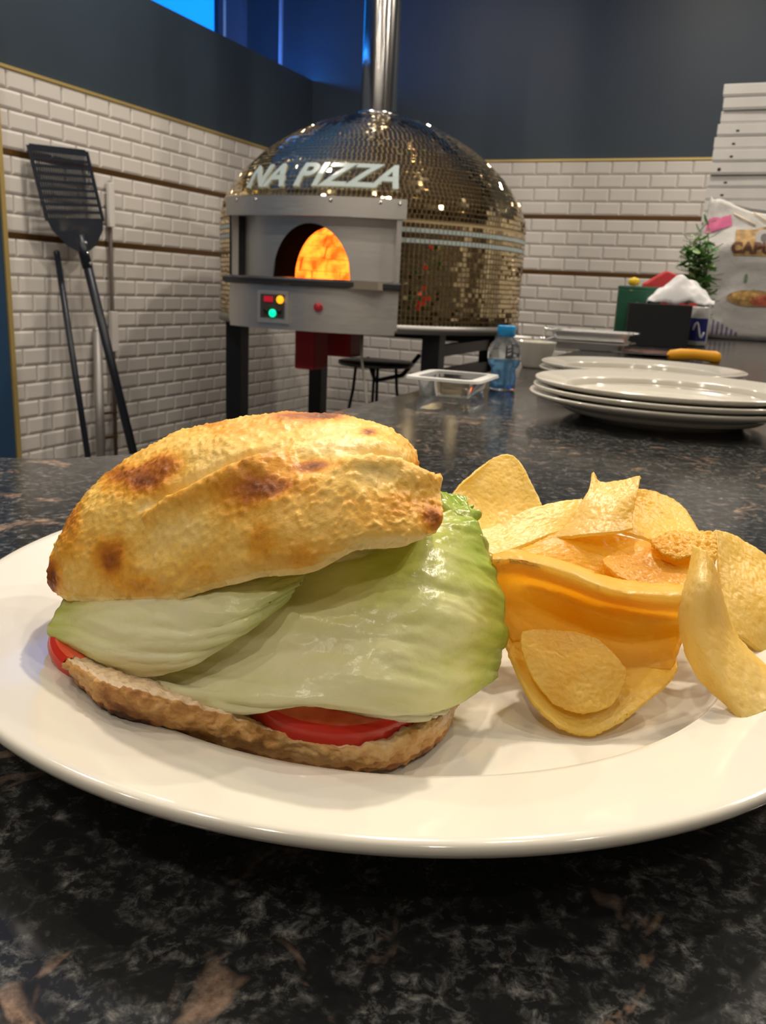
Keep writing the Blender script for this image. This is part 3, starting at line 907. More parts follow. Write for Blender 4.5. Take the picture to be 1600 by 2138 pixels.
for r, z in prof:
    if r < .10: continue
    n = max(12, int(round(2 * math.pi * r / STEP)))
    nr_, nz_ = prof_n(r, z)
    white = any(abs(z - s) < STEP * .5 for s in STRIPES)
    off = random.random() * .2
    for i in range(n):
        ph = 2 * math.pi * (i + off) / n - math.pi
        if abs(ph - PHC) < PHW and z < .455: continue
        N = Vector((nr_ * math.sin(ph), -nr_ * math.cos(ph), nz_))
        tx = Vector((math.cos(ph), math.sin(ph), 0)); ty = N.cross(tx)
        jit = .030
        N2 = (N + tx * random.gauss(0, jit) + ty * random.gauss(0, jit)).normalized()
        tx2 = (tx - N2 * tx.dot(N2)).normalized(); ty2 = N2.cross(tx2)
        c = Vector(cyl(r, ph, z))
        w = cam_l - c
        vis = N.dot(w.normalized()) / w.length_squared
        if ph < PHC and z < .455: vis -= 1
        tiles.append((vis, c, tx2, ty2, N2, white, STEP * n / (2 * math.pi * r)))
tiles.sort(key=lambda q: -q[0])
tme = bpy.data.meshes.new('mosaic_tile'); tme.from_pydata(TV, [], TF); tme.materials.append(M['mosaic'])
tmw = bpy.data.meshes.new('mosaic_tile_pale'); tmw.from_pydata(TV, [], TF); tmw.materials.append(M['mosaic_white'])
rest = MB(); restw = MB(); nsep = 0
cyl_first = sorted(tiles, key=lambda q: (-(q[1].z < Z(.45)) * 10 - q[0]))
for vis, c, tx, ty, N, white, k in cyl_first:
    mtx = Matrix((tx, ty, N)).transposed().to_4x4(); mtx.translation = c
    if nsep < 300 and vis > 0:
        o = bpy.data.objects.new('mosaic_tile', tmw if white else tme); link(o, oven)
        o.matrix_local = mtx; nsep += 1
    else:
        (restw if white else rest).add([mtx @ Vector(p) for p in TV], TF)
tag(rest.build('mosaic_field', M['mosaic'], oven), kind='stuff')
tag(restw.build('pale_band', M['mosaic_white'], oven), kind='stuff')
# steel foot ring
a0, a1 = -math.pi / 2 + PHC + PHW - .01, -math.pi / 2 + PHC - PHW + .01 + 2 * math.pi
MB().lathe([(OR - .05, Z(-.055)), (OR + .006, Z(-.055)), (OR + .006, Z(-.020)), (OR - .004, Z(-.018))], 120, a0=a0, a1=a1).build('foot_ring', pmat('grey_steel', (.34, .33, .32), .45, .9), oven, True)
MB().lathe([(OR - .02, Z(-.05)), (0, Z(-.05))], 60).build('base_plate', M['black'], oven)
# steel front: hood, face with the arched mouth, ledge, skirt
def arc_shell(name, r0, r1, z0, z1, p0, p1, mat, n=36):
    return auto_smooth(MB().lathe([(r0, Z(z0)), (r1, Z(z0)), (r1, Z(z1)), (r0, Z(z1)), (r0, Z(z0))], n, a0=-math.pi / 2 + p0, a1=-math.pi / 2 + p1, cap=True).build(name, mat, oven), .5)
hood = arc_shell('hood', .70, .845, .388, .462, PHC - PHW - .03, PHC + PHW + .03, M['steel'])
for ph in (-.40, -.27, .13, .36, .45):
    p = cyl(.846, PHC + ph, .445)
    MB().lathe([(0, .004), (.005, .003), (.007, 0)], 10).build('screw', M['steel_pol'], hood, True).matrix_local = Matrix.Translation(p) @ Vector((math.sin(PHC + ph), -math.cos(PHC + ph), 0)).to_track_quat('Z', 'Y').to_matrix().to_4x4()
AR, AH, AZ0 = .170, .212, .152
RF = .775
fv, ff = [], []
xs = sorted(set([round(x, 4) for x in np.linspace(-.33, .33, 67)] + [-AR, AR]))
XO = RF * math.sin(PHC)
for x in xs:
    zl = AZ0 - .01
    if abs(x) < AR: zl = AZ0 + AH * math.sqrt(1 - (x / AR) ** 2)
    ph = math.asin((x + XO) / RF)
    fv += [cyl(RF, ph, zl), cyl(RF, ph, .40)]
for i in range(len(xs) - 1):
    ff.append((2 * i, 2 * i + 2, 2 * i + 3, 2 * i + 1))
face = mobj('mouth_face', fv, ff, M['steel'], oven)
auto_smooth(face, .3)
# side cheeks
for sgn in (-1, 1):
    ph = math.asin((.33 * sgn + XO) / RF)
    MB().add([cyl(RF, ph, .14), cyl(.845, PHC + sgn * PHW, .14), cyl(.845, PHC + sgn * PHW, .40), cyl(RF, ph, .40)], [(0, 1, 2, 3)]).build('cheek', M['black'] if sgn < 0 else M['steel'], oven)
    MB().lathe([(OR - .03, Z(-.04)), (.838, Z(-.04)), (.838, Z(.46)), (OR - .03, Z(.46)), (OR - .03, Z(-.04))], 2, a0=-math.pi / 2 + PHC + sgn * PHW - .012, a1=-math.pi / 2 + PHC + sgn * PHW + .012, cap=True).build('side_post', M['steel'], oven)
# mouth tunnel
tv, tf = [], []
arc = [(AR * math.cos(t), AZ0 + AH * math.sin(t)) for t in np.linspace(0, math.pi, 33)]
for x, z in arc:
    xx = x + XO
    tv += [(xx, -math.sqrt(RF ** 2 - xx ** 2) - .002, Z(z)), (xx, -.585, Z(z))]
for i in range(32):
    tf.append((2 * i, 2 * i + 1, 2 * i + 3, 2 * i + 2))
mobj('mouth_tunnel', tv, tf, M['soot'], oven, True)
MB().box((XO, -.45, Z(AZ0 - .02)), (.66, .74, .03)).build('hearth', pmat('hearth_stone', (.32, .26, .20), .8), oven)
def mat_firebrick():
    mt, nt, p, out = new_mat('fire_brick')
    tc = nt.nodes.new('ShaderNodeTexCoord'); n = nt.nodes.new('ShaderNodeTexNoise')
    n.inputs['Scale'].default_value = 14; n.inputs['Detail'].default_value = 6; nt.links.new(tc.outputs['Object'], n.inputs['Vector'])
    r = ramp(nt, [(.35, (.22, .10, .05)), (.6, (.75, .50, .32))], n.outputs['Fac'])
    nt.links.new(r.outputs[0], p.inputs['Base Color']); p.inputs['Roughness'].default_value = .9
    return mt
M['firebrick'] = mat_firebrick()
def brick_dome():
    mb = MB(); rows_ = 9
    for k in range(rows_):
        t0, t1 = k / rows_ * 1.45, (k + 1) / rows_ * 1.45 - .005
        n = max(10, int(2 * math.pi * .55 * math.cos(t0) / .16))
        for i in range(n):
            p0 = 2 * math.pi * (i + .5 * (k % 2)) / n; p1 = p0 + 2 * math.pi / n - .008
            pm = ((p0 + p1) / 2 + math.pi) % (2 * math.pi) - math.pi
            if abs(pm - PHC) < .42 and t0 < .62: continue
            q = []
            rr = .56 + random.uniform(-.004, .004)
            for (p, t) in ((p0, t0), (p1, t0), (p1, t1), (p0, t1)):
                q.append((rr * math.cos(t) * math.sin(p), -rr * math.cos(t) * math.cos(p), Z(.13) + .42 * math.sin(t)))
            q += [(x * 1.05, y * 1.05, Z(.13) + (z - Z(.13)) * 1.05) for x, y, z in q]
            mb.add(q, [(0, 1, 2, 3), (0, 4, 5, 1), (1, 5, 6, 2), (2, 6, 7, 3), (3, 7, 4, 0)])
    return mb
tag(brick_dome().build('brick_vault', M['firebrick'], oven), kind='stuff')
MB().lathe([(.6, Z(.10)), (.0, Z(.10))], 48).build('hearth_floor', M['firebrick'], oven)
M['flame'] = pmat('flame', (1, .5, .1), .5, emit=(1.0, .42, .05), estr=9)
fl = MB()
for (x, y, h, w) in ((.30, .16, .20, .05), (.36, .05, .15, .04), (.24, .25, .16, .045), (.38, -.06, .10, .03)):
    fl.lathe([(0, Z(.11)), (w, Z(.13)), (w * .9, Z(.11 + h * .4)), (w * .4, Z(.11 + h * .8)), (0, Z(.11 + h))], 12, (x, y, 0))
fl.build('flame', M['flame'], oven, True)
for (x, y, z, w) in ((.22, .30, .30, 46), (-.02, .12, .30, 9)):
    ld = bpy.data.lights.new('fire_light', 'POINT'); ld.energy = w; ld.color = (1.0, .33, .05); ld.shadow_soft_size = .05
    lo = link(bpy.data.objects.new('fire_light', ld), oven); lo.location = (x, y, Z(z))
ledge = auto_smooth(MB().lathe([(.70, Z(.118)), (.858, Z(.118)), (.872, Z(.126)), (.872, Z(.142)), (.858, Z(.150)), (.70, Z(.150)), (.70, Z(.118))], 36, a0=-math.pi / 2 + PHC - PHW - .015, a1=-math.pi / 2 + PHC + PHW + .015, cap=True).build('ledge', M['dark_steel'], oven), .5)
skirt = arc_shell('skirt', .70, .842, -.058, .118, PHC - PHW, PHC + PHW, M['steel'])
# control panel, lamps and red button on the skirt
PP = PHC - .155
def on_skirt(ph, z, r=.842):
    return Matrix.Translation(cyl(r, ph, z)) @ Matrix.Rotation(ph, 4, 'Z')
panel = MB().box((0, -.003, 0), (.150, .010, .130), .004).build('control_panel', pmat('panel_grey', (.62, .62, .63), .35, .6), oven)
panel.matrix_local = on_skirt(PP, .030)
MB().box((0, -.0085, .004), (.118, .004, .094), .002).build('display_recess', pmat('recess', (.10, .085, .075), .4, .3), panel)
MB().box((-.018, -.012, .031), (.042, .006, .022), .002).build('display', pmat('red_display', (.3, .01, .02), .3, emit=(1, .02, .05), estr=.35), panel)
def lamp_button(x, z, col, st, name):
    b = MB().lathe([(0, .012), (.013, .011), (.016, .006), (.016, 0)], 20).build(name, pmat(name + '_glow', tuple(c * .6 for c in col), .3, emit=col, estr=st), panel, True)
    b.matrix_local = Matrix.Translation((x, -.010, z)) @ Matrix.Rotation(math.pi / 2, 4, 'X')
lamp_button(.040, .031, (1.0, .42, .01), 1.6, 'amber_lamp')
lamp_button(.004, -.024, (.0, .85, .42), 1.5, 'green_lamp')
for x in (-.026, .036):
    b = MB().lathe([(0, .014), (.009, .013), (.010, 0)], 14).build('knob', M['black_plastic'], panel, True)
    b.matrix_local = Matrix.Translation((x, -.010, -.014)) @ Matrix.Rotation(math.pi / 2, 4, 'X')
b = MB().lathe([(0, .016), (.014, .015), (.018, .010), (.018, 0)], 22).build('red_button', pmat('red_plastic', (.55, .03, .05), .3), oven, True)
b.matrix_local = on_skirt(PHC + .085, .040) @ Matrix.Rotation(math.pi / 2, 4, 'X')
# flue
flue = MB().lathe([(.085, Z(TOP - .01)), (.085, Z(CEIL))], 48).build('flue_pipe', M['steel_pol'], oven, True)
MB().lathe([(.086, Z(TOP + .012)), (.098, Z(TOP + .01)), (.098, Z(TOP - .005)), (.086, Z(TOP - .015))], 48).build('flue_collar', M['steel_pol'], flue, True)
# stand
for sx in (-1, 1):
    for sy in (-1, 1):
        MB().box((.50 * sx, .42 * sy, Z(-.055) / 2), (.08, .08, Z(-.055)), .003).build('leg', M['black'], oven)
for sx, z in ((-1, -.80), (1, -.13), (1, -.24), (1, -.36), (1, -.75)):
    if True:
        MB().box((.50 * sx, 0, Z(z)), (.04, .76, .05)).build('crossbar', M['black'], oven)
for sy in (1,):
    MB().box((0, .42 * sy, Z(-.10)), (.92, .04, .06)).build('crossbar', M['black'], oven)
MB().box((-.07, -.47, Z(-.150)), (.10, .14, .19), .01).build('burner_box', M['red_paint'], oven)
MB().box((-.035, -.20, Z(-.13)), (.13, .16, .14), .01).build('burner_box', M['red_paint'], oven)
cb = [(.24, -.60, -.05), (.26, -.64, -.16), (.29, -.65, -.30), (.31, -.65, -.45), (.31, -.64, -.7), (.30, -.62, -.94)]
MB().tube([(x, y, Z(z)) for x, y, z in cb], .006, 8).build('power_cable', pmat('grey_cable', (.45, .42, .36), .6), oven, True)
MB().tube([(-.1, .22, Z(-.24)), (.0, .1, Z(-.34)), (.15, .1, Z(-.30)), (.2, .2, Z(-.2))], .012, 8).build('gas_hose', M['black_plastic'], oven, True)

# lettering set into the dome
def text_geo(body, size, extrude, shear=0.0, offset=0.0, spacing=1.0):
    cu = bpy.data.curves.new('lettering', 'FONT'); cu.body = body; cu.size = size; cu.extrude = extrude
    cu.shear = shear; cu.offset = offset; cu.align_x = 'CENTER'; cu.space_character = spacing
    o = bpy.data.objects.new('lettering', cu); COL.objects.link(o)
    bpy.context.view_layer.update()
    me = bpy.data.meshes.new_from_object(o.evaluated_get(bpy.context.evaluated_depsgraph_get()))
    bm = bmesh.new(); bm.from_mesh(me)
    bmesh.ops.subdivide_edges(bm, edges=[e for e in bm.edges if e.calc_length() > size * .12], cuts=3)
    bmesh.ops.triangulate(bm, faces=bm.faces)
    bm.verts.index_update()
    vs = [v.co.copy() for v in bm.verts]; fs = [[v.index for v in f.verts] for f in bm.faces]
    bm.free(); bpy.data.meshes.remove(me); bpy.data.objects.remove(o); bpy.data.curves.remove(cu)
    return vs, fs
zs_arc = [p[1] for p in pts]; 
def dome_pt(x, y, lift):
    """x metres sideways, y metres up the dome from z = .50"""
    s0 = float(np.interp(.512, pts[:, 1], seg))
    r = float(np.interp(s0 + y, seg, pts[:, 0])); z = float(np.interp(s0 + y, seg, pts[:, 1]))
    nr_, nz_ = prof_n(r, z)
    ph = LPH + x / r
    rr = r + nr_ * lift; z += nz_ * lift
    return cyl(rr, ph, z)
LPH = .035
vs, fs = text_geo('NA PIZZA', .160, .004, .22, .004, 1.02)
o = mobj('lettering', [dome_pt(v.x, v.y, .006 + v.z) for v in vs], fs, M['mosaic_white'], oven)
o['label'] = 'pale blue-white NA PIZZA lettering'

# ------------------------------------------------------------------ stool under the oven
st = empty('round_stool', RM(OU + .055, OV - .02, FLOOR), -AZ)
tag(st, 'dark round stool with bent wire legs under the oven', 'stool')
MB().lathe([(0, .700), (.180, .700), (.19, .706), (.19, .718), (.183, .722), (0, .722)], 40).build('seat', M['dark_steel'], st, True)
for k in range(4):
    t = k * math.pi / 2 + .5
    c, s = math.cos(t), math.sin(t)
    MB().tube([(c * .10, s * .10, .70), (c * .11, s * .11, .58), (c * .15, s * .15, .35), (c * .19, s * .19, .0)], .008, 8).build('leg', M['black'], st, True)

# ------------------------------------------------------------------ peels and poles leaning on the left wall
def frame_obj(name, top, foot, side=RM(0, 1, 0)):
    """Empty at the foot; local Z up the shaft, local X along the wall"""
    top, foot = Vector(top), Vector(foot)
    zax = (top - foot).normalized(); xax = (side - zax * side.dot(zax)).normalized(); yax = zax.cross(xax)
    o = empty(name)
    mt = Matrix((xax, yax, zax)).transposed().to_4x4(); mt.translation = foot
    o.matrix_world = mt
    return o, (top - foot).length
def to_floor(a, b):
    a, b = Vector(a), Vector(b); t = (FLOOR - a.z) / (b.z - a.z); return a + (b - a) * t
p_top = RM(-2.868, 3.015, .645); p_ref = RM(-2.60, 3.121, -.674)
p_foot = to_floor(p_top, p_ref)
peel, L = frame_obj('pizza_peel', p_top, p_foot)
tag(peel, 'black perforated pizza peel leaning against the white tiled wall', 'peel')
hw, h1 = .178, .33
outl = [(-hw + .02, L), (hw - .02, L), (hw - .005, L - .005), (hw, L - .02), (hw + .006, L - .26), (hw - .02, L - .33), (hw - .09, L - .40), (.03, L - .435), (-.03, L - .435), (-hw + .09, L - .40), (-hw + .02, L - .33), (-hw - .006, L - .26), (-hw, L - .02), (-hw + .005, L - .005)]
# blade with rows of slots: built as rim, slats and webs
bl = MB()
def bar(x0, x1, z0, z1, t=.003): bl.box(((x0 + x1) / 2, 0, (z0 + z1) / 2), (x1 - x0, t, z1 - z0))
bar(-hw + .012, hw - .012, L - .028, L)
nslot = 9; zt = L - .028; pz = .031
sl_rows = []
for k in range(nslot):
    z1 = zt - k * pz; z0 = z1 - .019
    sl_rows.append((z0, z1))
    bar(-hw + .012, hw - .012, z0 - .012, z0)
zb = zt - nslot * pz
for sgn in (-1, 1):
    bl.box((sgn * (hw - .006), 0, (zb + L - .006) / 2), (.024, .0032, L - .006 - zb), .0008)
bl.prism([(-hw + .006, zb + .004), (hw - .006, zb + .004), (hw - .022, zb - .04), (hw - .09, zb - .105), (.03, zb - .13), (-.03, zb - .13), (-hw + .09, zb - .105), (-hw + .022, zb - .04)], -.0016, .0016)
n0 = len(bl.v) - 16
bl.v[n0:] = [(x, z, y) for x, y, z in bl.v[n0:]]
blade = bl.build('blade', M['peel'], peel)
wb = MB()
for (z0, z1) in sl_rows:
    for k in range(1, 24):
        x = -hw + .015 + (2 * hw - .03) * k / 24
        wb.box((x, 0, (z0 + z1) / 2), (.0055, .0028, z1 - z0))
tag(wb.build('perforation_webs', M['peel'], peel), kind='stuff')
bl = MB(); bl.tube([(0, 0, 0), (0, 0, zb - .10)], .020, 12); bl.build('shaft', M['peel'], peel, True)
bl = MB().tube([(0, .002, zb - .20), (0, .002, zb - .06)], .023, 10); bl.build('socket', M['peel'], peel, True)
for k in range(3):
    MB().lathe([(0, .005), (.006, .004), (.008, 0)], 10).build('rivet', M['steel_pol'], peel, True).matrix_local = Matrix.Translation((0, -.022, zb - .185 + k * .045)) @ Matrix.Rotation(math.pi / 2, 4, 'X')

def pole(name, a, b, r, mat, label, cat='pole', extra=None):
    foot = to_floor(a, b)
    o, L_ = frame_obj(name, a, foot)
    tag(o, label, cat)
    MB().tube([(0, 0, 0), (0, 0, L_)], r, 12).build('shaft', mat, o, True)
    MB().lathe([(0, L_ + r * .8), (r * .7, L_ + r * .5), (r * 1.02, L_), (r * 1.02, L_ - .01)], 12).build('end_cap', mat, o, True)
    if extra: extra(o, L_)
    return o
pole('oven_rod', RM(-2.86, 2.968, .209), RM(-2.66, 2.887, -.655), .0135, M['peel'], 'thin black oven rod leaning left of the perforated peel')
def alu_ex(o, L_):
    MB().box((0, -.014, L_ * .5), (.02, .006, L_ * .9)).build('rib', M['steel_pol'], o)
pole('turning_peel_handle', RM(-2.87, 3.213, -.128), RM(-2.80, 3.128, -.711), .021, M['alu'], 'wide grey aluminium handle standing behind the black peel shaft', 'handle', alu_ex)
def brush_ex(o, L_):
    MB().box((0, -.006, L_ - .10), (.036, .02, .20), .004).build('white_sleeve', M['white_paint'], o)
    MB().box((0, -.006, L_ - .68), (.046, .022, .19), .004).build('white_sleeve', M['white_paint'], o)
    MB().box((-.045, -.004, L_ - 1.07), (.11, .012, .012), .003).build('clip', M['gold_trim'], o)
    MB().box((-.045, -.004, L_ - 1.19), (.11, .012, .012), .003).build('clip', M['gold_trim'], o)
pole('oven_brush_pole', RM(-2.875, 3.335, .54), RM(-2.85, 3.29, -.737), .0095, pmat('brown_rod', (.10, .075, .06), .5), 'thin upright brown rod with white sleeves right of the black peel', 'pole', brush_ex)

# ------------------------------------------------------------------ things on the counter
# plastic container with a broad white rim
ct = empty('plastic_container', RM(-.360, 1.07, 0), -AZ + .05)
ct.scale = (.82, .82, .9)
tag(ct, 'clear plastic container with a broad white rim at the counter edge', 'container')
M['clear_plastic'] = pmat('clear_plastic', (.90, .93, .94), .12, trans=.95, ior=1.12)
M['milky'] = pmat('milky_plastic', (.82, .82, .80), .3)
def rrect(hx, hy, r, n=5):
    out = []
    for cx, cy, a in ((hx - r, hy - r, 0), (-hx + r, hy - r, 90), (-hx + r, -hy + r, 180), (hx - r, -hy + r, 270)):
        for k in range(n + 1):
            t = math.radians(a + 90 * k / n); out.append((cx + r * math.cos(t), cy + r * math.sin(t)))
    return out
def loft(secs, closed_bottom=True):
    mb = MB(); n = len(secs[0][0]); vs = []; fs = []
    for poly, z in secs: vs += [(x, y, z) for x, y in poly]
    for i in range(len(secs) - 1):
        for k in range(n):
            j = (k + 1) % n
            fs.append((i * n + k, i * n + j, (i + 1) * n + j, (i + 1) * n + k))
    if closed_bottom: fs.append(tuple(range(n))[::-1])
    return mb.add(vs, fs)
loft([(rrect(.040, .055, .012), .0), (rrect(.045, .060, .014), .024)]).build('tub', M['clear_plastic'], ct, True)
loft([(rrect(.044, .059, .014), .022), (rrect(.044, .059, .014), .0265), (rrect(.060, .075, .02), .0265), (rrect(.061, .076, .02), .023), (rrect(.045, .060, .014), .022)], False).build('rim', M['milky'], ct)
# water bottle
bt = empty('water_bottle', Vector((.158, 1.195, 0)))
tag(bt, 'small clear water bottle with a bright blue cap', 'bottle')
bp = [(0, .001), (.0155, 0), (.0185, .003), (.0188, .018), (.0170, .026), (.0165, .029), (.0215, .036), (.0235, .044), (.0235, .054), (.0205, .063), (.0125, .071), (.0100, .074), (.0100, .077)]
MB().lathe(bp, 40).build('bottle_body', pmat('bottle_clear', (.90, .95, 1.0), .05, trans=.95, ior=1.15), bt, True)
MB().lathe([(0, .0035), (.0155, .0035), (.0165, .02), (.0150, .028), (.0195, .037), (.0205, .043), (0, .043)], 36).build('water', pmat('water_blue', (.22, .58, .95), .05, trans=.7, ior=1.2), bt, True)
MB().lathe([(0, .0885), (.0115, .0885), (.0125, .087), (.0125, .0745), (.0105, .0738)], 36).build('cap', pmat('cap_blue', (.02, .32, .72), .35), bt, True)
# small bowl
bw = MB().lathe([(0, .004), (.018, .004), (.019, 0), (.022, 0), (.0235, .004), (.033, .030), (.0365, .046), (.0368, .048), (.0355, .0478), (.032, .031), (.021, .0075), (0, .006)], 56).build('small_bowl', M['china'], None, True)
bw.location = (.268, 1.595, 0); tag(bw, 'small white bowl behind the water bottle', 'bowl')
# steel trays
M['tray_steel'] = pmat('tray_steel', (.80, .79, .78), .38, .85)
for i, (dz, du) in enumerate(((0, 0), (.0245, .008))):
    tr = empty('steel_tray', RM(-.404 + du, 2.27, dz), -AZ + .08)
    tag(tr, ('lower', 'upper')[i] + ' shallow steel tray of the two stacked at the counter edge', 'tray', 'steel trays stacked by the bowl')
    loft([(rrect(.090, .065, .012), .001), (rrect(.095, .070, .014), .022)]).build('pan', M['tray_steel'], tr)
    loft([(rrect(.095, .070, .014), .0215), (rrect(.105, .080, .016), .0225), (rrect(.105, .080, .016), .0195), (rrect(.096, .071, .014), .0185)], False).build('rim', M['tray_steel'], tr)
    for s in (-1, 1):
        MB().tube([(.102 * s, -.02, .020), (.118 * s, -.018, .022), (.118 * s, .018, .022), (.102 * s, .02, .020)], .003, 6).build('handle', M['steel_pol'], tr, True)
# black caddy with what it holds
cd = empty('black_caddy', Vector((.782, 2.57, 0)), -AZ * .55)
tag(cd, 'black rectangular caddy holding a white cloth and a green box', 'caddy')
cs = MB()
cs.box((0, 0, .004), (.172, .12, .008)); cs.box((0, -.058, .061), (.172, .006, .122), .002); cs.box((0, .058, .061), (.172, .006, .122), .002)
cs.build('shell', M['black_plastic'], cd)
for s in (-1, 1): MB().box((s * .084, 0, .061), (.006, .12, .122), .002).build('side_panel', M['black_plastic'], cd)
gb = empty('green_box', Vector((.752, 2.69, 0)), -AZ * .5)
tag(gb, 'green patterned box standing behind the black caddy', 'box')
def mat_green_box():
    mt, nt, p, out = new_mat('green_box')
    tc = nt.nodes.new('ShaderNodeTexCoord'); v = nt.nodes.new('ShaderNodeTexVoronoi'); v.inputs['Scale'].default_value = 30
    nt.links.new(tc.outputs['Object'], v.inputs['Vector'])
    r = ramp(nt, [(.0, (.75, .62, .20)), (.20, (.30, .33, .12)), (.28, (.012, .085, .045)), (1, (.015, .10, .055))], v.outputs['Distance'])
    nt.links.new(r.outputs[0], p.inputs['Base Color']); p.inputs['Roughness'].default_value = .4
    return mt
MB().box((0, 0, .080), (.125, .06, .160), .003).build('carton', mat_green_box(), gb)
MB().box((0, 0, .165), (.127, .062, .010), .003).build('lid', pmat('lid_green', (.03, .12, .07), .4), gb)
yb = MB().lathe([(0, 0), (.013, .002), (.0175, .012), (.014, .022), (0, .026)], 24).build('yellow_ball', pmat('yellow', (.85, .58, .03), .4), None, True)
yb.location = (.728, 2.675, .1705); tag(yb, 'small yellow knob-like ball on top of the green box', 'ball')
def cloth(name, cx, cy, cz, sx, sy, sz, rz, mat, label, cat, seed):
    G = np.zeros((28, 36, 3)); R = Matrix.Rotation(rz, 3, 'Z')
    for i in range(28):
        for j in range(36):
            x, y = j / 35 * 2 - 1, i / 27 * 2 - 1
            h = (1 - abs(x) ** 1.6) * max(0, 1 - abs(y) ** 2.6) + .22 * noise.noise(Vector((x * 2.2, y * 2, seed))) + .08 * noise.noise(Vector((x * 6, y * 6, seed)))
            p = R @ Vector((x * sx, y * sy, 0))
            G[i, j] = (cx + p.x, cy + p.y, cz + sz * h)
    o = sheet(name, G, mat, .0025)
    return tag(o, label, cat)
cloth('white_cloth', .842, 2.575, .127, .092, .052, .072, -.25, pmat('cloth_white', (.80, .80, .82), .8), 'crumpled white cloth heaped on the black caddy', 'cloth', 2.0)
rp = empty('red_packet', Vector((.862, 2.745, 0)), -AZ * .4)
tag(rp, 'red and white packet sticking up behind the white cloth', 'packet')
pk = MB(); pk.prism([(-.085, .0), (.085, .0), (.085, .165), (.03, .205), (-.02, .222), (-.085, .180)], -.02, .02)
pk.v = [(x, z, y) for x, y, z in pk.v]
bevel_mod(pk.build('wrapper', pmat('red_wrapper', (.62, .045, .05), .35, bump=(30, .5, .01)), rp), .006)
# blue and white can
cn = empty('drink_can', Vector((.935, 2.66, 0)))
tag(cn, 'small white and dark blue can beside the black caddy', 'can')
MB().lathe([(0, .004), (.024, .004), (.027, 0), (.031, .008), (.031, .105), (.026, .116), (.026, .119), (.024, .116), (0, .115)], 40).build('can_body', pmat('can_white', (.62, .62, .60), .3, .3), cn, True)
lb = MB().lathe([(.0315, .018), (.0315, .085)], 30, a0=-2.9, a1=-.9).build('blue_print', pmat('can_blue', (.03, .035, .22), .35), cn, True)
sw = MB()
sw.tube([(.0322 * math.cos(t), .0322 * math.sin(t), .05 + .022 * math.sin(k * .55)) for k, t in enumerate(np.linspace(-2.3, -1.3, 12))], .0035, 6)
sw.build('white_swirl', pmat('can_print', (.8, .8, .85), .4), cn, True)
# knife with a yellow handle on a copper coloured dish
dd = MB().lathe([(0, .002), (.055, .002), (.062, .004), (.070, .010), (.071, .011), (.069, .011), (.06, .006), (0, .004)], 48).build('copper_dish', pmat('copper', (.62, .36, .30), .25, 1.0), None, True)
dd.location = (.635, 2.10, 0); tag(dd, 'shallow copper-coloured dish in front of the black caddy', 'dish')
kn = empty('kitchen_knife', Vector((.690, 1.965, .012)), -.16)
tag(kn, 'kitchen knife with a bright yellow handle behind the plates', 'knife')
kv = []
hp = [(-.058, .006), (-.053, .0115), (-.03, .0135), (0, .0125), (.03, .0125), (.048, .0145), (.057, .012), (.060, .005)]
hb = MB(); vs, fs = [], []
for x, r in hp:
    for k in range(14):
        t = 2 * math.pi * k / 14; vs.append((x, r * .8 * math.cos(t), r * math.sin(t) + .004 * math.cos(x * 30)))
for i in range(len(hp) - 1):
    for k in range(14): fs.append((i * 14 + k, i * 14 + (k + 1) % 14, (i + 1) * 14 + (k + 1) % 14, (i + 1) * 14 + k))
fs += [tuple(range(14))[::-1], tuple((len(hp) - 1) * 14 + k for k in range(14))]
hb.add(vs, fs).build('handle', pmat('handle_yellow', (.88, .40, .015), .4), kn, True)
bb = MB(); bb.prism([(-.055, -.012), (-.055, .010), (-.13, .010), (-.19, .002), (-.18, -.004), (-.13, -.012)], -.001, .001)
bb.build('blade', M['steel_pol'], kn)

# herb bunch in a dark glass
hx = Vector((1.005, 2.90, 0))
hb_ = empty('herb_bunch', hx)
tag(hb_, 'upright bunch of green herbs standing in front of the flour sack', 'plant')
MB().lathe([(0, .002), (.032, .002), (.034, 0), (.038, .02), (.038, .13), (.036, .13), (.035, .02), (0, .006)], 32).build('jar', pmat('jar_dark', (.05, .055, .05), .2), hb_, True)
lm = bpy.data.meshes.new('leaf')
lv, lf = [], []
for k in range(6):
    x = k / 5; w = .0105 * math.sin(math.pi * (x * .92 + .04)) + .0003
    lv += [(-w, .042 * x, .010 * x * x), (0, .042 * x, .010 * x * x - .0015), (w, .042 * x, .010 * x * x)]
for k in range(5):
    lf += [(k * 3, k * 3 + 1, k * 3 + 4, k * 3 + 3), (k * 3 + 1, k * 3 + 2, k * 3 + 5, k * 3 + 4)]
lm.from_pydata(lv, [], lf)
M['herb'] = [pmat('herb_leaf', (.12, .32, .09), .5), pmat('herb_leaf_pale', (.40, .55, .28), .55)]
lms = []
for mm in M['herb']:
    l2 = lm.copy(); l2.materials.append(mm); lms.append(l2)
stems = MB()
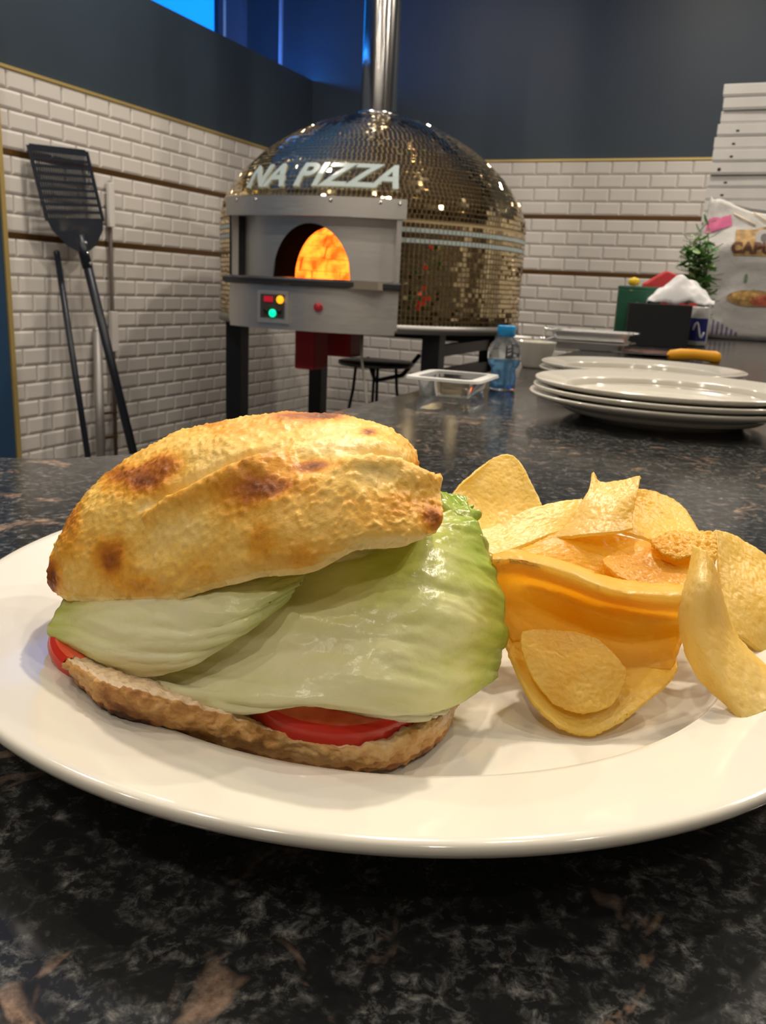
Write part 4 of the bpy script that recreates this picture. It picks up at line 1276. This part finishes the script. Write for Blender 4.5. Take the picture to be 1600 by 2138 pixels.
for k in range(7):
    a = k * 1.3; dx, dy = math.cos(a) * .011, math.sin(a) * .011
    lean = (-.02 + random.uniform(-.02, .02), random.uniform(-.01, .02))
    hgt = (.385, .36, .33, .345, .30, .28, .32)[k]
    path = [(dx, dy, .02), (dx * 1.3, dy * 1.3, .14), (dx * 2.2 + lean[0] * .5, dy * 2.2 + lean[1] * .5, .26), (dx * 1.2 + lean[0], dy + lean[1], hgt)]
    stems.tube(path, [.003, .003, .0025, .001], 6)
    cp = catmull(path, 40)
    for i in range(9, 40, 1 if k < 4 else 2):
        for q in range(2 if i < 34 else 1):
            o = link(bpy.data.objects.new('leaf', random.choice(lms)), hb_)
            t = i * 2.4 + q * math.pi + random.uniform(-.3, .3)
            tip = i / 40
            el = random.uniform(-.75, .35) + (.5 if tip > .9 else 0)
            dirv = Vector((math.cos(t) * math.cos(el), math.sin(t) * math.cos(el), math.sin(el)))
            o.matrix_local = Matrix.Translation(Vector(cp[i])) @ dirv.to_track_quat('Y', 'Z').to_matrix().to_4x4() @ Matrix.Scale(random.uniform(.85, 1.35) * (1.1 - .35 * max(0, tip - .5) * 2), 4)
stems.build('stems', pmat('herb_stem', (.12, .19, .06), .6), hb_, True)

# flour sack
fb = empty('flour_sack', RM(-.055, 3.62, 0), -AZ + .10)
tag(fb, 'large white paper flour sack with printed front and open top', 'sack')
SW, SD, SH = .205, .115, .472
def sack_pt(t, h, lift=0.0):
    """t around, h = 0..1 up"""
    bulge = 1 + .06 * math.sin(math.pi * min(1, h * 1.1)) - .10 * max(0, h - .85) / .15
    ex = 2 / 3.6
    dp = SD * (1 - .55 * max(0, h - .72) / .28)
    n_ = .010 * noise.noise(Vector((math.cos(t) * 2, math.sin(t) * 2, h * 4))) + .006 * noise.noise(Vector((math.cos(t) * 5, math.sin(t) * 5, h * 11)))
    x = (SW * bulge + n_ + lift) * sgp(math.cos(t), ex); y = (dp * bulge + n_ + lift) * sgp(math.sin(t), ex)
    base = min(1, .82 + h * 4)
    top = .03 * noise.noise(Vector((math.cos(t) * 1.5, math.sin(t) * 1.5, 9))) + .05 * max(0, -math.cos(t)) if h > .9 else 0
    return (x * base, y * base, h * SH + top * (h - .9) / .1 if h > .9 else h * SH)
vs, fs = [], []
NT, NH = 96, 48
for i in range(NH + 1):
    for k in range(NT): vs.append(sack_pt(2 * math.pi * k / NT, i / NH))
for i in range(NH):
    for k in range(NT): fs.append((i * NT + k, i * NT + (k + 1) % NT, (i + 1) * NT + (k + 1) % NT, (i + 1) * NT + k))
fs.append(tuple(range(NT))[::-1])
sk = mobj('paper_body', vs, fs, pmat('sack_paper', (.53, .515, .50), .6, bump=(14, .4, .02)), fb, True)
sk.modifiers.new('thickness', 'SOLIDIFY').thickness = .002
M['sack_pink'] = pmat('sack_lining', (.55, .10, .24), .6)
# prints lie a hair proud of the paper on the front (towards the camera, local -y)
def front(x, z, lift=.0022):
    """point of the sack's front at local x and height z"""
    lo, hi = math.pi, 2 * math.pi
    for _ in range(40):
        mid = (lo + hi) / 2
        if sack_pt(mid, z / SH)[0] < x: lo = mid
        else: hi = mid
    p = sack_pt(lo, z / SH); return (p[0], p[1] - lift, z)
def print_poly(name, poly, mat, lift=.0022, n=10):
    bm = bmesh.new(); vv = [bm.verts.new((x, z, 0)) for x, z in poly]; bm.faces.new(vv)
    bmesh.ops.triangulate(bm, faces=bm.faces)
    for _ in range(3):
        bmesh.ops.subdivide_edges(bm, edges=[e for e in bm.edges if e.calc_length() > .015], cuts=1)
        bmesh.ops.triangulate(bm, faces=bm.faces)
    bm.verts.index_update()
    o = mobj(name, [front(v.co.x, v.co.y, lift) for v in bm.verts], [[v.index for v in f.verts] for f in bm.faces], mat, fb, True)
    bm.free(); return o
def ell(cx, cz, a, b, n=28): return [(cx + a * math.cos(2 * math.pi * k / n), cz + b * math.sin(2 * math.pi * k / n)) for k in range(n)]
M['print_tan'] = pmat('print_tan', (.42, .26, .10), .6, vary=(40, .5))
M['print_brown'] = pmat('print_brown', (.10, .035, .015), .6)
print_poly('print_panel', [(-.085, .305), (.13, .305), (.13, .375), (.09, .405), (.02, .412), (-.02, .400), (-.085, .398)], M['print_tan'])
print_poly('print_emblem', ell(.012, .372, .030, .028), pmat('print_grey', (.35, .34, .33), .6), .0030)
print_poly('print_emblem', ell(.014, .370, .013, .016), pmat('print_dark', (.10, .09, .09), .6), .0038)
vs, fs = text_geo('CAPUTO', .052, .0004, 0, .0032, 1.08)
mobj('print_lettering', [front(v.x + .015, v.y + .315, .0036 + v.z) for v in vs], fs, M['print_brown'], fb)
print_poly('print_pizza', ell(.005, .155, .092, .030), M['print_tan'])
print_poly('print_pizza', ell(.045, .148, .050, .020), pmat('print_red', (.50, .12, .07), .6, vary=(60, .4)), .0030)
print_poly('print_pizza', ell(-.02, .162, .050, .016), pmat('print_gold', (.55, .33, .10), .6, vary=(60, .4)), .0030)
print_poly('print_leaf', ell(-.03, .225, .006, .016), pmat('print_green', (.12, .20, .10), .6), .003)
for k in range(9):
    x = -.175 + k * .017; h = max(.012, .085 - k * .0085)
    print_poly('print_stripe', [(x, .016), (x + .008, .016), (x + .008, .016 + h - .004), (x, .016 + h)], pmat('print_violet', (.16, .13, .26), .6) if k == 0 else bpy.data.materials['print_violet'])
print_poly('pink_flap', [(-.192, .378), (-.100, .412), (-.112, .468), (-.140, .480), (-.172, .474), (-.190, .445)], M['sack_pink'], .004)
tw = [front(-.10, .455, .004), front(-.06, .435, .006), front(-.02, .415, .006)]
MB().tube(tw, .003, 6).build('twine', M['twine'], fb, True)
tw = [front(-.03, .46, .004), front(.01, .435, .006), front(.05, .41, .006)]
MB().tube(tw, .003, 6).build('twine', M['twine'], fb, True)

# pizza boxes
M['card'] = pmat('white_card', (.66, .645, .63), .7, vary=(5, .05))
M['card_edge'] = pmat('card_hole', (.02, .02, .02), .8)
BH, BS = .0515, .33
NB = 20
for i in range(NB):
    k = NB - 1 - i                                    # from the top
    sh_u = (.0, .004, .002, -.004, -.010, -.008, -.014, -.012, -.016, -.014, -.018, -.02)[k] if k < 12 else -.02
    r = empty('pizza_box', RM(-.118 + sh_u + random.uniform(-.003, .003), 4.33 + random.uniform(-.01, .01), i * BH), -AZ + random.uniform(-.012, .012))
    nth = ['topmost', 'second from the top', 'third from the top', 'fourth from the top', 'fifth from the top', 'sixth from the top', 'seventh from the top', 'eighth from the top', 'ninth from the top', 'tenth from the top', 'eleventh from the top', 'twelfth from the top']
    tag(r, ('white cardboard pizza box, %s of the tall stack' % nth[k]) if k < 12 else 'white cardboard pizza box hidden low in the stack behind the flour sack', 'box', 'pizza boxes stacked by the back wall')
    MB().box((0, 0, BH / 2 - .001), (BS, BS, BH - .0035), .0015).build('tray', M['card'], r)
    MB().box((0, -.001, BH - .0235), (BS + .003, BS + .003, .042), .0025).build('lid', M['card'], r)
    if k in (3, 4, 5, 6, 7, 8):
        x = -.075 - k * .003 if k != 6 else -.13
        d = MB().lathe([(0, .0015), (.006, .001), (.0065, 0)], 12).build('vent_hole', M['card_edge'], r)
        d.matrix_local = Matrix.Translation((x, -BS / 2 - .0025, BH * .40)) @ Matrix.Rotation(math.pi / 2, 4, 'X') @ Matrix.Diagonal((1.2, .7 if k != 6 else 1.2, 1, 1))
